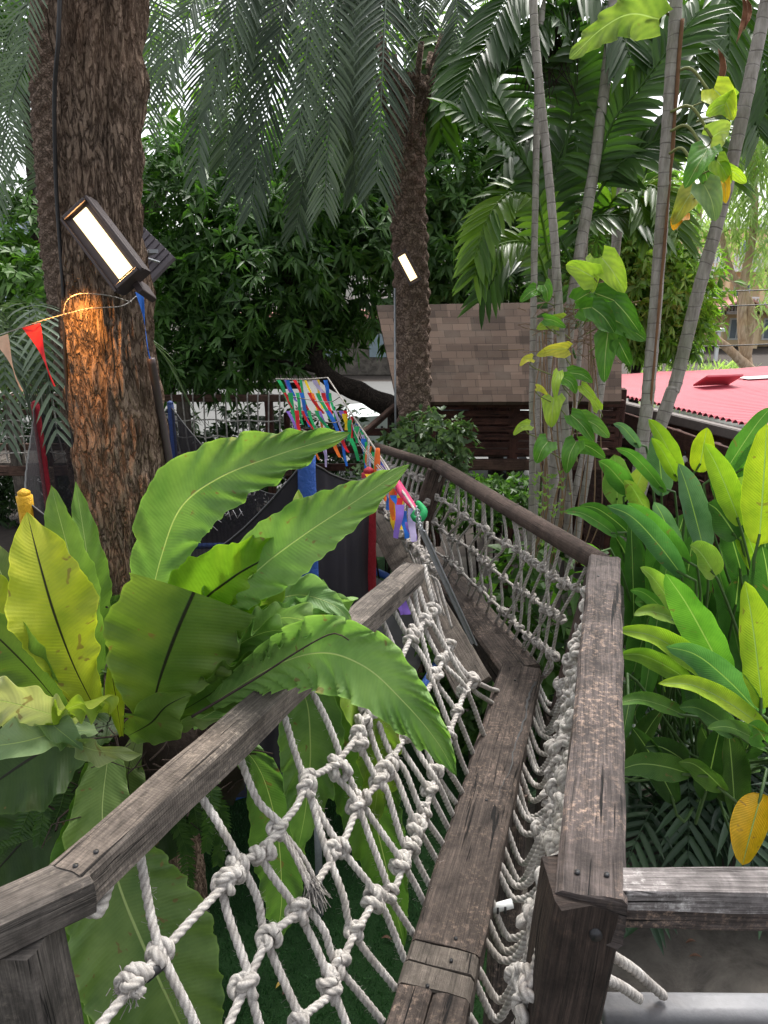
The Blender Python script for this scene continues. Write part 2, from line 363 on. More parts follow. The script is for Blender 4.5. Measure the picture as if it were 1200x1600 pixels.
M['pipe'] = m_plain('pipe_pale', (.2, .2, .21), .55, 0, 50, .2, .3)  # grey lowered to stand in for missing canopy shade
def m_ribbon(name, col, tr=.35):
    t = NT(name); n = t.noise(t.tc(), 40, 3); c = t.mix(n, tuple(x * .75 for x in col), tuple(min(1, x * 1.1) for x in col))
    p = t.pbsdf(c, .65, t.bump(n, .3, .004), spec=.3); q = t.n('BsdfTranslucent'); t.set(q.inputs[0], c)
    mx = t.n('MixShader'); mx.inputs[0].default_value = tr; t.t.links.new(p, mx.inputs[1]); t.t.links.new(q.outputs[0], mx.inputs[2]); return t.fin(mx.outputs[0])
RIB = {k: m_ribbon('cloth_' + k, c) for k, c in dict(red=(.75, .03, .04), blue=(.03, .16, .62), yellow=(.85, .6, .03), green=(.03, .42, .14), purple=(.27, .16, .6), orange=(.85, .2, .04), pink=(.8, .08, .22), peach=(.8, .52, .36), lilac=(.5, .44, .7)).items()}
def m_sleeve(name, col):
    t = NT(name); uv = t.mapping(t.tc('UV'), (26, 7, 1)); w_ = t.noise(uv, 1.4, 5, .6, 1.2); c = t.mix(w_, tuple(x * .7 for x in col), tuple(min(1, x * 1.25) for x in col))
    return t.fin(t.pbsdf(c, .55, t.bump(w_, .7, .02), spec=.4))
M['sl_blue'] = m_sleeve('sleeve_blue', (.03, .1, .38)); M['sl_red'] = m_sleeve('sleeve_red', (.42, .018, .035)); M['sl_yel'] = m_sleeve('sleeve_yellow', (.75, .42, .02)); M['sl_navy'] = m_sleeve('sleeve_navy', (.03, .06, .2))
def m_mesh(name, col, dens):
    t = NT(name); n = t.noise(t.tc(), 2.2, 4); wv = t.n('TexWave', wave_type='BANDS', Scale=3, Distortion=4, Detail=3); t.t.links.new(t.tc('UV'), wv.inputs[0])
    c = t.mix(n, tuple(x * .6 for x in col), tuple(x * 1.5 for x in col)); p = t.pbsdf(c, .8, spec=.3); tr = t.n('BsdfTransparent')
    mx = t.n('MixShader'); t.set(mx.inputs[0], t.math('ADD', dens, t.math('MULTIPLY', wv.outputs[1], .1), clamp=True)); t.t.links.new(tr.outputs[0], mx.inputs[1]); t.t.links.new(p, mx.inputs[2]); return t.fin(mx.outputs[0])
M['mesh'] = m_mesh('safety_mesh', (.028, .025, .03), .72)
M['meshdense'] = m_mesh('safety_mesh_dense', (.022, .02, .026), .93)
def m_turf():
    t = NT('turf'); ob = t.tc(); n = t.noise(ob, 90, 5, .8); b = t.noise(ob, 3, 3)
    c = t.mix(t.ramp(n, [(.35, 0), (.7, 1)]), (.008, .03, .008), (.04, .12, .03)); c = t.mix(t.math('MULTIPLY', b, .5), c, (.015, .05, .014))
    return t.fin(t.pbsdf(c, .85, t.bump(n, 1, .02), spec=.2))
M['turf'] = m_turf()
def m_conc():  # tones darkened in place of shade from an absent canopy
    t = NT('concrete'); ob = t.tc(); b = t.noise(ob, 3.6, 7, .7, .6); f = t.noise(ob, 70, 5, .7)
    c = t.ramp(b, [(.34, (.035, .03, .026)), (.5, (.105, .093, .078)), (.66, (.17, .15, .125))]); c = t.mix(t.math('MULTIPLY', f, .5), c, (.12, .105, .095))
    vo = t.n('TexVoronoi', feature='DISTANCE_TO_EDGE', Scale=.8); t.t.links.new(t.mapping(ob, (1, 1, 1)), vo.inputs[0])
    return t.fin(t.pbsdf(c, .85, t.bump(f, .5, .01), spec=.25))
M['concrete'] = m_conc()
def emit(name, col, st):
    t = NT(name); e = t.n('Emission', Strength=st); t.set(e.inputs[0], col); return t.fin(e.outputs[0])
M['glow'] = emit('lamp_glow', (1, .74, .38), 1.25)
for nd in (M['rope'], M['rope2']):
    for n_ in nd.node_tree.nodes:
        if n_.bl_idname == 'ShaderNodeMath' and n_.operation == 'SINE':
            s_ = n_.inputs[0].links[0].from_node; a_ = nd.node_tree.nodes.new('ShaderNodeMath'); a_.operation = 'ADD'; a_.inputs[1].default_value = 1.5708
            nd.node_tree.links.new(s_.outputs[0], a_.inputs[0]); nd.node_tree.links.new(a_.outputs[0], n_.inputs[0])

# ------------------------------------------------------------------ ground
g = MB(); NX = 60
def grid(mb, x0, x1, y0, y1, z, nx, ny, amp=0, sc=1):
    vs = [(x0 + (x1 - x0) * i / nx, y0 + (y1 - y0) * j / ny, z + (amp * noise.noise(Vector((i * sc, j * sc, z * 9))) if amp else 0)) for j in range(ny + 1) for i in range(nx + 1)]
    fs = [[j * (nx + 1) + i, j * (nx + 1) + i + 1, (j + 1) * (nx + 1) + i + 1, (j + 1) * (nx + 1) + i] for j in range(ny) for i in range(nx)]
    mb.add(vs, fs)
grid(g, -200, 200, -60, 340, -.03, 4, 4)
tag(g.build('ground', M['soil'], origin=Vector((0, 0, 0)), smooth=False), kind='structure')
g = MB(); grid(g, -3.8, .62, -1.5, 9, .0, 8, 8); tag(g.build('turf_floor', M['turf'], origin=Vector((0, 0, 0)), smooth=False), kind='structure')
g = MB(); grid(g, .62, 1.45, -2, 9, .004, 4, 12); grid(g, 1.45, 3.6, -2, 3.3, .004, 4, 12); tag(g.build('concrete_path', M['concrete'], origin=Vector((0, 0, 0)), smooth=False), kind='structure')
# short turf blades where the net looks down on it
def turf_blades():
    n = 26000; x = rng.uniform(-1.6, .62, n); y = rng.uniform(1.0, 4.6, n); h = rng.uniform(.012, .03, n); a = rng.uniform(0, 6.28, n); wd = .003
    dx, dy = np.cos(a) * wd, np.sin(a) * wd; lx, ly = rng.normal(0, .008, n), rng.normal(0, .008, n)
    v = np.stack([np.stack([x - dx, y - dy, x * 0], 1), np.stack([x + dx, y + dy, x * 0], 1), np.stack([x + lx, y + ly, h], 1)], 1).reshape(-1, 3)
    f = np.arange(3 * n).reshape(-1, 3); o = npmesh('turf_grass', v, f, None, np.repeat(rng.uniform(0, 1, n), 3), M['turfblade'], origin=Vector((0, 0, 0)))
    tag(o, 'short green artificial grass below the net', None, None, 'stuff')
M['turfblade'] = m_fol('turf_blade', (.01, .05, .012), (.035, .13, .03), .2)
turf_blades()
g = MB(); grid(g, -100, 100, 11.6, 28, -.02, 4, 2); tag(g.build('street', m_plain('street_grey', (.11, .11, .105), .9, 0, 4, .15), origin=Vector((0, 20, 0)), smooth=False), kind='structure')

# ------------------------------------------------------------------ rope bridge
ZR, ZB = 2.3, 1.65
bridge = thing('rope_bridge', (.3, 2.2, 0), 'zigzag timber rope bridge frame with a cracked walking beam and weathered handrails', 'bridge')
def tl(name, mat, a, b, w, h, up=(0, 0, 1), rough=.004, label=None, bev=.1, parent=bridge, rolld=0):
    m = MB(); bar(m, a, b, w, h, up, rough=rough, bev=bev, rolld=rolld); o = m.build(name, M[mat], parent, smooth=False)
    if label: o['label'] = label
    return o
# left handrail: top edge through the photo's line
la, lb = PZ(104, 1357, ZR), PZ(646, 880, ZR)
tl('handrail', 'railgroove', la - V(0, 0, .04), lb - V(0, 0, .04), .088, .08, label='grey grooved left handrail')
lc = PZ(-90, 1448, ZR)
tl('handrail', 'railgrey', lc - V(0, 0, .042), la - V(0, 0, .042) + (la - lc).normalized() * .035 - V(0, .01, 0), .09, .08)
pl_top = PZ(22, 1452, ZR - .08)
tl('post', 'railgrey', V(pl_top.x, pl_top.y + .0, ZR - .085), V(pl_top.x + .10, pl_top.y - .02, .0), .12, .12, (0, 1, 0), label='split grey corner post')
# right handrail
ra, rb = PZ(925, 1385, ZR), PZ(945, 868, ZR)
ra = ra + (ra - rb).normalized() * .02
tl('handrail', 'rail', ra - V(0, 0, .05), rb - V(0, 0, .05), .12, .1, rough=.006, label='brown right handrail with a rotted near end')
tl('post', 'postdark', V(ra.x - .002, ra.y + .052, ZR - .022), V(ra.x - .17, ra.y + .07, 0), .122, .125, (0, 1, 0), rough=.008, label='dark near post under the right handrail')
m = MB(); q = PY(931, 1461, ra.y - .012); tube(m, [q + V(0, .02, 0), q + V(0, -.004, 0)], .011, 12); m.build('bolt_hole', M['black'], bridge)
cb = PZ(868, 1070, ZB)
tl('post', 'log', V(rb.x - .01, rb.y + .0, ZR - .1), V(cb.x + .02, rb.y + .1, 1.45), .1, .1, (0, 1, 0))
tl('post', 'beam', V(cb.x + .02, rb.y + .12, 1.52), V(cb.x, rb.y + .14, 0), .12, .12, (0, 1, 0))
# far log rails
r2 = PZ(685, 718, ZR); r3 = PZ(588, 688, ZR)
m = MB(); tube(m, [rb + V(.0, .0, -.04), rb.lerp(r2, .5) + V(0, 0, -.045), r2 + V(0, 0, -.04)], .042, 14, rn=.12); o = m.build('handrail', M['log'], bridge); o['label'] = 'round log handrail'
m = MB(); tube(m, [r2 + V(0, 0, -.045), r3 + V(0, 0, -.045)], .03, 12, rn=.1); m.build('handrail', M['log'], bridge)
b2 = PZ(690, 898, ZB)
tl('post', 'log', r2 + V(-.0, .02, -.07), V(r2.x - .19, r2.y + .02, 1.6), .12, .1, (0, 1, 0), label='leaning post at the bend')
# walking beams
ba, bb, bc = PZ(668, 1580, ZB), PZ(722, 1360 + 110, ZB), PZ(813, 1045, ZB)
d0 = (bc - ba).normalized(); j0 = PZ(697, 1478, ZB); j1 = PZ(690, 1514, ZB)
j0 = ba + d0 * (j0 - ba).dot(d0); j1 = PZ(678, 1546, ZB); j1 = ba + d0 * (j1 - ba).dot(d0); jm = (j0 + j1) / 2
BW = .185; dz = V(0, 0, -.06)
o = tl('walking_beam', 'beam', j0 + dz, bc + dz + d0 * .03, BW, .12, rough=.005, label='cracked dark walking beam')
sv = d0.cross(V(0, 0, 1)).normalized()
tl('beam_splice', 'plank', jm + V(0, 0, -.058) + d0 * .003, j0 + V(0, 0, -.058) - d0 * .003, BW * .98, .11, rough=.003)
tl('beam_splice', 'plank', j1 + V(0, 0, -.06) + d0 * .003, jm + V(0, 0, -.06) - d0 * .003, BW * .99, .11, rough=.003)
for s_, k_ in ((-1, .43), (1, .54)):
    e0 = j1 - d0 * 1.2 + sv * s_ * (BW * .25) + dz; e1 = j1 + sv * s_ * (BW * .25) + dz - d0 * .003
    tl('walking_beam', 'beam', e0, e1, BW * .47, .12, rough=.005)
# long crack in the beam, its dark inside drawn as a flat black strip
m = MB(); pts = [PZ(x, y, ZB + .0055) for x, y in ((836, 1065), (826, 1090), (822, 1115), (812, 1145), (803, 1170), (797, 1200), (785, 1225), (778, 1250))]
pts = [p + sv * .007 * noise.noise(p * 30) for p in spline(pts, 60)]
ww_ = [.0005 + .0065 * (1 - i / 60) * max(.1, .7 + noise.noise(V(i * .31, 3, 0))) for i in range(60)]
for i in range(59): quad(m, pts[i] - sv * ww_[i], pts[i + 1] - sv * ww_[i + 1], pts[i + 1] + sv * ww_[i + 1], pts[i] + sv * ww_[i])
m.build('crack', M['black'], bridge, smooth=False)
b2a = PZ(812, 1040, ZB); b2b = PZ(668, 855, ZB)
tl('walking_beam', 'beam', b2a + dz, b2b + dz, .2, .12, rough=.005)
tl('post', 'beam', PZ(800, 1230, 1.52), V(*PZ(800, 1230, 1.52).xy, 0), .11, .11, (0, 1, 0))
# gangway board left of the second beam
g0, g1 = P(752, 1075, 3.22), P(588, 782, 4.6)
tl('side_board', 'plank', g0 - V(.03, 0, 0), g1 - V(.03, 0, 0), .17, .035, (-.5, -.2, .8), rough=.004, label='weathered grey side board')
gm = P(668, 925, 3.75)
# grey angle-iron strut
m = MB(); s0, s1 = P(657, 826, 2.83), P(739, 1005, 3.1); bar(m, s0, s1, .02, .008, (.3, -1, .3)); bar(m, s0 + V(.012, 0, -.006), s1 + V(.012, 0, -.006), .006, .022, (.3, -1, .3)); o = m.build('metal_strut', M['grey_metal'], bridge, smooth=False)
# hook and chain at the strut's top
m = MB()
for i in range(7):
    c = P(657, 826, 2.83).lerp(P(651, 796, 2.9), i / 6) + V(0, 0, .0); tube(m, [c + V(.009 * math.cos(a_) * (1 if i % 2 else .3), .009 * math.cos(a_) * (.3 if i % 2 else 1), .014 * math.sin(a_)) for a_ in np.linspace(0, 6.28, 9)], .0028, 6)
m.build('chain', M['grey_metal'], bridge)

# ------------------------------------------------------------------ rope nets
def knot_mesh(name, r, kind, mat):
    m = MB(); n = 60; s = r * 1.0; pts = []
    for i in range(n + 1):
        t = 2 * math.pi * i / n
        if kind == 0: p = V(math.sin(t) + 2 * math.sin(2 * t), math.cos(t) - 2 * math.cos(2 * t), -1.25 * math.sin(3 * t)) * s * .78
        elif kind == 1: p = V(1.55 * math.cos(2 * t) * (1 + .25 * math.cos(3 * t)), 1.25 * math.sin(2 * t) * (1 + .25 * math.cos(3 * t)), 1.7 * math.sin(t) + .5 * math.sin(3 * t)) * s * 1.05
        else: p = V(1.3 * math.cos(3 * t) , 1.3 * math.sin(3 * t), 1.9 * math.sin(t)) * s * 1.1 + V(math.cos(t), math.sin(2 * t), 0) * s * .8
        pts.append(p)
    ns = 9 if r > .008 else 7
    tube(m, pts, r * .93, ns, lobes=3, pitch=.019 if r > .008 else .016, amp=.14, cap=False)
    if kind != 2: tube(m, [V(math.cos(a) * r * 1.5, math.sin(a) * r * 1.3, r * (1.2 + .35 * math.sin(a))) for a in np.linspace(0, 6.4, 20)], r * .9, ns, lobes=3, pitch=.019, amp=.14)
    off = Vector((0, 0, 0)); me = m.build(name, mat, None, origin=off); data = me.data; OFF.pop(me.name, None); bpy.data.objects.remove(me); return data
KM = {}
def knot(parent, p, r, mat, d1):
    key = (round(r, 4), mat)
    if key not in KM: KM[key] = [knot_mesh('knot', r, k, M[mat]) for k in range(3)]
    o = bpy.data.objects.new('knot', random.choice(KM[key])); link(o, parent)
    o.location = Vector(p) - OFF[parent.name]
    q = Vector(d1).normalized().to_track_quat('Z', 'Y'); o.rotation_mode = 'QUATERNION'
    from mathutils import Quaternion
    o.rotation_quaternion = q @ Quaternion((0, 0, 1), random.uniform(0, 6.28)) @ Quaternion((1, 0, 0), random.uniform(-.5, .5)); s = random.uniform(.9, 1.18); o.scale = (s, s, s * random.uniform(.9, 1.25))
    return o
def rope(parent, pts, r, mat, fine=True, name='rope', jit=.004):
    pts = [Vector(p) for p in pts]; L = sum((pts[i + 1] - pts[i]).length for i in range(len(pts) - 1))
    n = max(4, int(L / (.005 if fine else .014))); sp_ = spline(pts, n)
    if jit:
        s0 = random.random() * 99
        sp_ = [p + V(noise.noise(V(s0, i * L / n * 7, 0)), noise.noise(V(0, s0, i * L / n * 7)), noise.noise(V(i * L / n * 7, 5, s0))) * jit for i, p in enumerate(sp_)]
    m = MB(); tube(m, sp_, r, 9 if fine else 6, lobes=3 if fine else 0, pitch=.019, amp=.13); return m.build(name, M[mat], parent)
# 1. left near net, lying in the plane handrail - beam
lo, ld = la - V(0, 0, .085), (lb - la)
be = ba - sv * (BW / 2) + V(0, 0, -.03)
nrm = ld.cross(be - lo).normalized()
N1 = lambda x, y, k=0: PP(x, y, lo, nrm) + nrm * k
net = thing('rope_net', (lo + be) / 2 - V(0, 0, .3), 'large knotted white rope net hanging between the left grooved handrail and the walking beam', 'rope net', 'knotted nets of the rope bridge')
RV = [[(218, 1332), (236, 1410), (250, 1489), (300, 1600), (335, 1680)], [(315, 1240), (340, 1295), (371, 1350), (354, 1397), (381, 1509), (385, 1543), (425, 1660)],
 [(372, 1355), (405, 1405), (420, 1465), (467, 1597), (490, 1660)], [(378, 1178), (405, 1250), (434, 1296), (410, 1335), (467, 1424), (518, 1550), (568, 1670)],
 [(470, 1405), (500, 1455), (531, 1505), (592, 1594)], [(440, 1115), (481, 1219), (511, 1330), (530, 1400), (555, 1455), (613, 1543)],
 [(485, 1232), (530, 1327), (588, 1404), (626, 1499)], [(480, 1075), (521, 1152), (566, 1246), (621, 1340), (660, 1415)],
 [(521, 1195), (530, 1213), (556, 1262), (602, 1379), (612, 1398), (644, 1463)], [(545, 1065), (570, 1103), (576, 1129), (599, 1187), (612, 1210), (648, 1288), (682, 1350)],
 [(585, 1095), (592, 1119), (615, 1178), (628, 1204), (662, 1272), (693, 1327)], [(559, 1148), (589, 1217), (599, 1233), (631, 1314), (643, 1324), (670, 1389)],
 [(590, 1030), (607, 1109), (631, 1165), (670, 1236), (701, 1304)], [(612, 1060), (648, 1152), (680, 1223), (708, 1282)], [(612, 1010), (640, 1080), (662, 1158), (683, 1200), (714, 1265)],
 [(585, 950), (611, 1000), (650, 1090), (690, 1190), (723, 1249)], [(606, 930), (637, 989), (661, 1039), (700, 1130), (729, 1222)], [(628, 912), (647, 973), (680, 1056), (714, 1111), (738, 1188)],
 [(643, 900), (661, 962), (690, 1032), (724, 1080), (755, 1160)], [(652, 892), (666, 959), (698, 1020), (733, 1066), (771, 1103)], [(660, 885), (677, 951), (702, 1008), (738, 1063), (779, 1080)]]
for i, pl in enumerate(RV):
    pp_ = [N1(x, y, .012 * math.sin(i * 2.4 + j * 1.9)) for j, (x, y) in enumerate(pl)]
    if i in (4, 5, 6, 7, 8, 9, 10, 11, 12, 13, 14, 15, 16, 17, 18, 19, 20): pp_[-1] = PZ(pl[-1][0] + 6, pl[-1][1] + 2, ZB - .05)
    rope(net, pp_, .0089, 'rope')
ROWS = [[(120, 1640), (200, 1545), (213, 1532), (250, 1489), (305, 1430), (351, 1380), (371, 1350), (410, 1330), (434, 1296), (460, 1262), (481, 1219), (521, 1195), (559, 1148), (575, 1111), (610, 1060), (643, 995), (663, 972), (675, 955)],
 [(340, 1640), (381, 1543), (420, 1465), (467, 1424), (500, 1370), (530, 1327), (556, 1265), (592, 1222), (605, 1200), (631, 1151), (655, 1100), (680, 1056), (690, 1032), (702, 1008)],
 [(440, 1660), (465, 1597), (518, 1550), (531, 1507), (555, 1455), (588, 1404), (612, 1398), (630, 1348), (645, 1320), (651, 1294), (662, 1270), (672, 1236), (682, 1203), (700, 1150), (714, 1111), (724, 1080), (738, 1063)]]
for rw in ROWS: rope(net, [N1(x, y, -.004) for x, y in rw], .0089, 'rope')
KN = [(203, 1540), (213, 1530), (250, 1489), (351, 1380), (371, 1352), (361, 1368), (410, 1333), (434, 1296), (481, 1219), (478, 1232), (521, 1195), (532, 1205), (559, 1148), (562, 1165), (575, 1111), (568, 1128), (643, 995), (650, 985), (663, 972), (675, 955), (610, 1062),
 (383, 1543), (420, 1465), (467, 1424), (518, 1327), (532, 1325), (556, 1262), (565, 1246), (592, 1222), (599, 1205), (612, 1192), (631, 1151), (645, 1150), (680, 1056), (690, 1032), (702, 1008),
 (465, 1597), (518, 1550), (512, 1530), (531, 1507), (555, 1455), (585, 1404), (609, 1396), (626, 1348), (643, 1322), (652, 1292), (662, 1268), (671, 1236), (680, 1205), (700, 1150), (714, 1111), (724, 1080), (738, 1063)]
for x, y in KN: knot(net, N1(x, y), .0098, 'rope', ld + V(random.uniform(-.6, .6), random.uniform(-.6, .6), random.uniform(-.6, .6)))
# frayed rope end
for k in range(3): rope(net, [N1(438 + k * 3, 1300), N1(452 + k * 7, 1345, -.02), N1(470 + k * 8, 1395, -.028)], .0055, 'rope2', name='frayed_rope')
m = MB(); e_ = N1(474, 1385, -.025)
for k in range(70):
    a = e_ + V(random.uniform(-.012, .012), random.uniform(-.01, .01), random.uniform(-.0, .02)); b = a + (N1(488, 1425, -.03) - e_) * random.uniform(.5, 1.15) + V(random.gauss(0, .012), random.gauss(0, .012), random.gauss(0, .008))
    tube(m, [a, (a + b) / 2 + V(random.gauss(0, .003), 0, .002), b], .0011, 4, cap=False)
m.build('frayed_rope', M['rope2'], net)
# loop hanging from the rail end and black tape on the cross rope
rope(net, [N1(178, 1362, .01), N1(165, 1395, .0), N1(150, 1425, -.01), N1(134, 1420, 0), N1(140, 1400, .02)], .0115, 'rope', name='rope_loop')
m = MB(); tube(m, [N1(225, 1527, -.004), N1(252, 1505, -.004)], .0118, 10); m.build('tape', M['black'], net)
m = MB(); p0 = N1(200, 1545)
for k in range(90):
    a = p0 + V(random.gauss(0, .012), random.gauss(0, .012), random.gauss(0, .008)); b = a + V(random.gauss(0, .012), random.gauss(0, .012), random.gauss(-.008, .01)); tube(m, [a, b], .0009, 3, cap=False)
m.build('frayed_fibre', M['rope'], net)
# rope fuzz on near ropes
m = MB()
for pl in RV[:12] + ROWS[:2]:
    sp_ = spline([N1(x, y) for x, y in pl], 60)
    for p in sp_:
        for q in range(3):
            d_ = V(random.gauss(0, 1), random.gauss(0, 1), random.gauss(0, 1)).normalized(); a = p + d_ * .0085; b = p + d_ * random.uniform(.012, .017) + V(random.gauss(0, .004), 0, random.gauss(0, .004)); tube(m, [a, b], .0004, 3, cap=False)
o = m.build('rope_fuzz', M['rope'], net); o['kind'] = 'stuff'

# 2. right near net: drops from the right handrail, sags under it and comes up to the beam
net = thing('rope_net', V(.6, 2, 1.3), 'dense sagging rope net seen edge on along the right handrail', 'rope net', 'knotted nets of the rope bridge')
rd = (rb - ra); ri = rd.normalized().cross(V(0, 0, 1)) * -1     # towards the left
bstart = j1 - d0 * .35
def curve2(f, g_=0):
    a = ra + rd * f + ri * .035 + V(0, 0, -.09)
    if f < .06: a = ra + rd * .02 + ri * (.075 + max(0, -f) * .25) + V(0, 0, -.12 + (f - .06) * 2.2)
    b = bstart + (bc - bstart) * min(1, f * 1.02) + sv * (BW / 2 - .01) + V(0, 0, -.06)
    if f < 0: b = bstart + (bc - bstart) * f * .6 + sv * (BW / 2 - .01) + V(0, 0, -.06)
    s1 = a.lerp(b, .16); s1.z = max(a.z - .26, (a.z + ZB) / 2 - .05); s2 = a.lerp(b, .42); s2.z = ZB - .03; s3 = a.lerp(b, .72); s3.z = ZB - .14
    return [a, s1 + V(.01 * math.sin(g_ * 3), 0, 0), s2 + V(.02 * math.sin(g_), 0, .015 * math.cos(g_ * 2)), s3 + V(0, 0, .03 * math.sin(g_ * 1.7)), b]
FS = np.linspace(-.16, .99, 32)
for i, f in enumerate(FS): rope(net, curve2(f + random.uniform(-.012, .012), i), .0095, 'rope')
kc = 0
for j, tt in enumerate((.1, .2, .3, .4, .5, .62)):
    row = []
    for i, f in enumerate(FS):
        c = spline(curve2(f, i), 40)[int(tt * 39)]; row.append(c + V(random.uniform(-.01, .01), 0, random.uniform(-.008, .008)))
    rope(net, row, .0095, 'rope')
    if True:
        for i, c in enumerate(row):
            if kc < 128 and i % 3 != j % 3:
                kc += 1; kk = knot(net, c + V(random.uniform(-.012, .02), random.uniform(-.01, .01), random.uniform(-.015, .015)), .0095, 'rope', V(random.gauss(0, 1), random.gauss(0, 1), random.gauss(0, 1))); kk.scale = kk.scale * 1.15
m = MB(); c = PZ(785, 1420, ZB - .09)
for q in (-.018, .004): tube(m, [c + V(q, 0, 0), c + V(q + .006, 0, 0)], .0148, 10)
m.build('tape', M['black'], net)
m = MB(); c = PZ(785, 1420, ZB - .09); tube(m, [c - V(.03, 0, 0), c + V(.03, .01, .01)], .014, 10); m.build('bandage', M['white'], net)

# 3. far right net, in the plane of the round rail and the second beam
lo3 = rb - V(0, 0, .08); be3 = b2a + V(.09, .02, -.05); nrm3 = (r2 - rb).cross(be3 - lo3).normalized()
N3 = lambda x, y, k=0: PP(x, y, lo3, nrm3) + nrm3 * k
net = thing('rope_net', N3(780, 900), 'knotted grey rope net below the round log handrail', 'rope net', 'knotted nets of the rope bridge')
RA = [(677, 773), (692, 782), (707, 793), (725, 806), (737, 815), (753, 823), (767, 837), (790, 850), (807, 858), (820, 868), (832, 878), (848, 887), (862, 900), (880, 911), (900, 918)]
RB_ = [(667, 807), (678, 815), (690, 826), (703, 840), (718, 848), (737, 858), (752, 873), (768, 887), (787, 903), (807, 918), (820, 926), (833, 935), (850, 950), (864, 958), (877, 967)]
RC = [(665, 848), (677, 860), (697, 873), (708, 881), (720, 893), (737, 910), (753, 922), (767, 937), (783, 952), (800, 968), (811, 980), (823, 993), (838, 1003), (850, 1012), (862, 1022)]
for k, (a, b, c) in enumerate(zip(RA, RB_, RC)):
    tx = a[0] + 22 + k * .8; tp_ = r2.lerp(rb, min(1, (k + .6) / 15.5)); tq = tp_ - CAM; tv = tq.dot(V(0, sp, cp)) / tq.dot(V(0, cp, -sp)); tx = 600 + F * tq.x / tq.dot(V(0, cp, -sp)); ty = 800 - F * tv + 8
    bx = c[0] - 22 - k * .3; by = c[1] + 40 + k * 1.6
    rope(net, [N3(tx, ty + 8), N3(*a), N3(*b, .01), N3(*c), N3(bx, by)], .0072, 'rope2', fine=False)
    if k % 3 == 0: rope(net, [N3(tx - 13, ty + 2), N3(a[0] - 8, a[1] - 4), N3(b[0] + 5, b[1] + 4), N3(c[0] - 8, c[1] - 5), N3(bx - 12, by - 4)], .0072, 'rope2', fine=False)
for rw in (RA, RB_, RC):
    rope(net, [N3(x, y) for x, y in rw], .0078, 'rope2', fine=False)
    for x, y in rw:
        knot(net, N3(x, y), .0082, 'rope2', V(random.gauss(0, 1), random.gauss(0, 1), random.gauss(0, 1)))
        if random.random() < .4: knot(net, N3(x + 6, y + 4), .0075, 'rope2', V(random.gauss(0, 1), random.gauss(0, 1), random.gauss(0, 1)))
rope(net, [N3(855, 1015), N3(862, 1040), N3(850, 1058)], .009, 'rope2', fine=False)
# 3b beyond the leaning post
lo4 = r2 - V(0, 0, .08); nrm4 = (r3 - r2).cross(V(-.25, -.1, -.6)).normalized(); N4 = lambda x, y: PP(x, y, lo4, nrm4)
net = thing('rope_net', N4(630, 780), 'small far rope net under the thin rail behind the coloured ribbons', 'rope net', 'knotted nets of the rope bridge')
for k in range(11):
    x = 600 + k * 8; rope(net, [N4(x, 702 + k * 2.9), N4(x - 12, 740 + k * 3), N4(x - 22, 790 + k * 4)], .008, 'rope2', fine=False)
for q in range(2):
    rw = [(590 + k * 11, 722 + k * 4.2 + q * 34) for k in range(8)]; rope(net, [N4(*p) for p in rw], .009, 'rope2', fine=False)
    for p in rw: knot(net, N4(*p), .009, 'rope2', V(random.gauss(0, 1), random.gauss(0, 1), random.gauss(0, 1)))
# 4. net left of the side board
net = thing('rope_net', P(620, 850, 3.6), 'bunched rope net beside the grey side board behind the red padded pole', 'rope net', 'knotted nets of the rope bridge')
for q in range(3):
    rw = [(574 + k * 11.5 + q * 10, 762 + k * 16 + q * 12 - k * k * .25) for k in range(9)]
    dd = [4.3 - k * .11 + q * .02 for k in range(9)]
    rope(net, [P(x, y, d) for (x, y), d in zip(rw, dd)], .009, 'rope2', fine=False)
    for (x, y), d in zip(rw, dd): knot(net, P(x, y, d), .009, 'rope2', V(random.gauss(0, 1), random.gauss(0, 1), random.gauss(0, 1)))
for k in range(9):
    d = 4.3 - k * .11; x, y = 574 + k * 11.5, 762 + k * 16
    rope(net, [P(x + 2, y - 75, d + .1), P(x, y, d), P(x + 10, y + 12, d), P(x + 20, y + 24, d), P(x + 40, y + 60 + k * 4, d - .05)], .0075, 'rope2', fine=False)
# right foreground rails
rr = thing('side_railing', PZ(1080, 1400, ZR), 'bleached cracked timber rail running right from the near post, with a pale lower rail', 'railing')
wa = PZ(962, 1372, ZR - .0); wb = PZ(1330, 1378, ZR)
tl('handrail', 'white_wood', wa - V(0, 0, .022), wb - V(0, 0, .022), .066, .044, parent=rr, rough=.004)
tl('back_rail', 'rail', wa + V(.005, .0, -.07), wb + V(0, 0, -.07), .045, .045, parent=rr, rough=.003)
pa = PZ(940, 1577, 1.75); pb = PZ(1330, 1580, 1.75); m = MB(); bar(m, pa, pb, .07, .05, bev=.3); m.build('lower_rail', M['pipe'], rr)
tl('end_block', 'railgrey', V(wb.x, wb.y, ZR), V(wb.x, wb.y, 0), .1, .1, (0, 1, 0), parent=rr)
rp = thing('hanging_rope', P(1000, 1540, 1.9), 'two loose white ropes reaching from the near post to the pale lower rail', 'rope')
rope(rp, [P(952, 1490, 1.55), P(990, 1515, 1.6), P(1038, 1556, 1.66)], .0105, 'rope'); rope(rp, [P(948, 1530, 1.5), P(975, 1545, 1.55), P(998, 1560, 1.6)], .0105, 'rope')

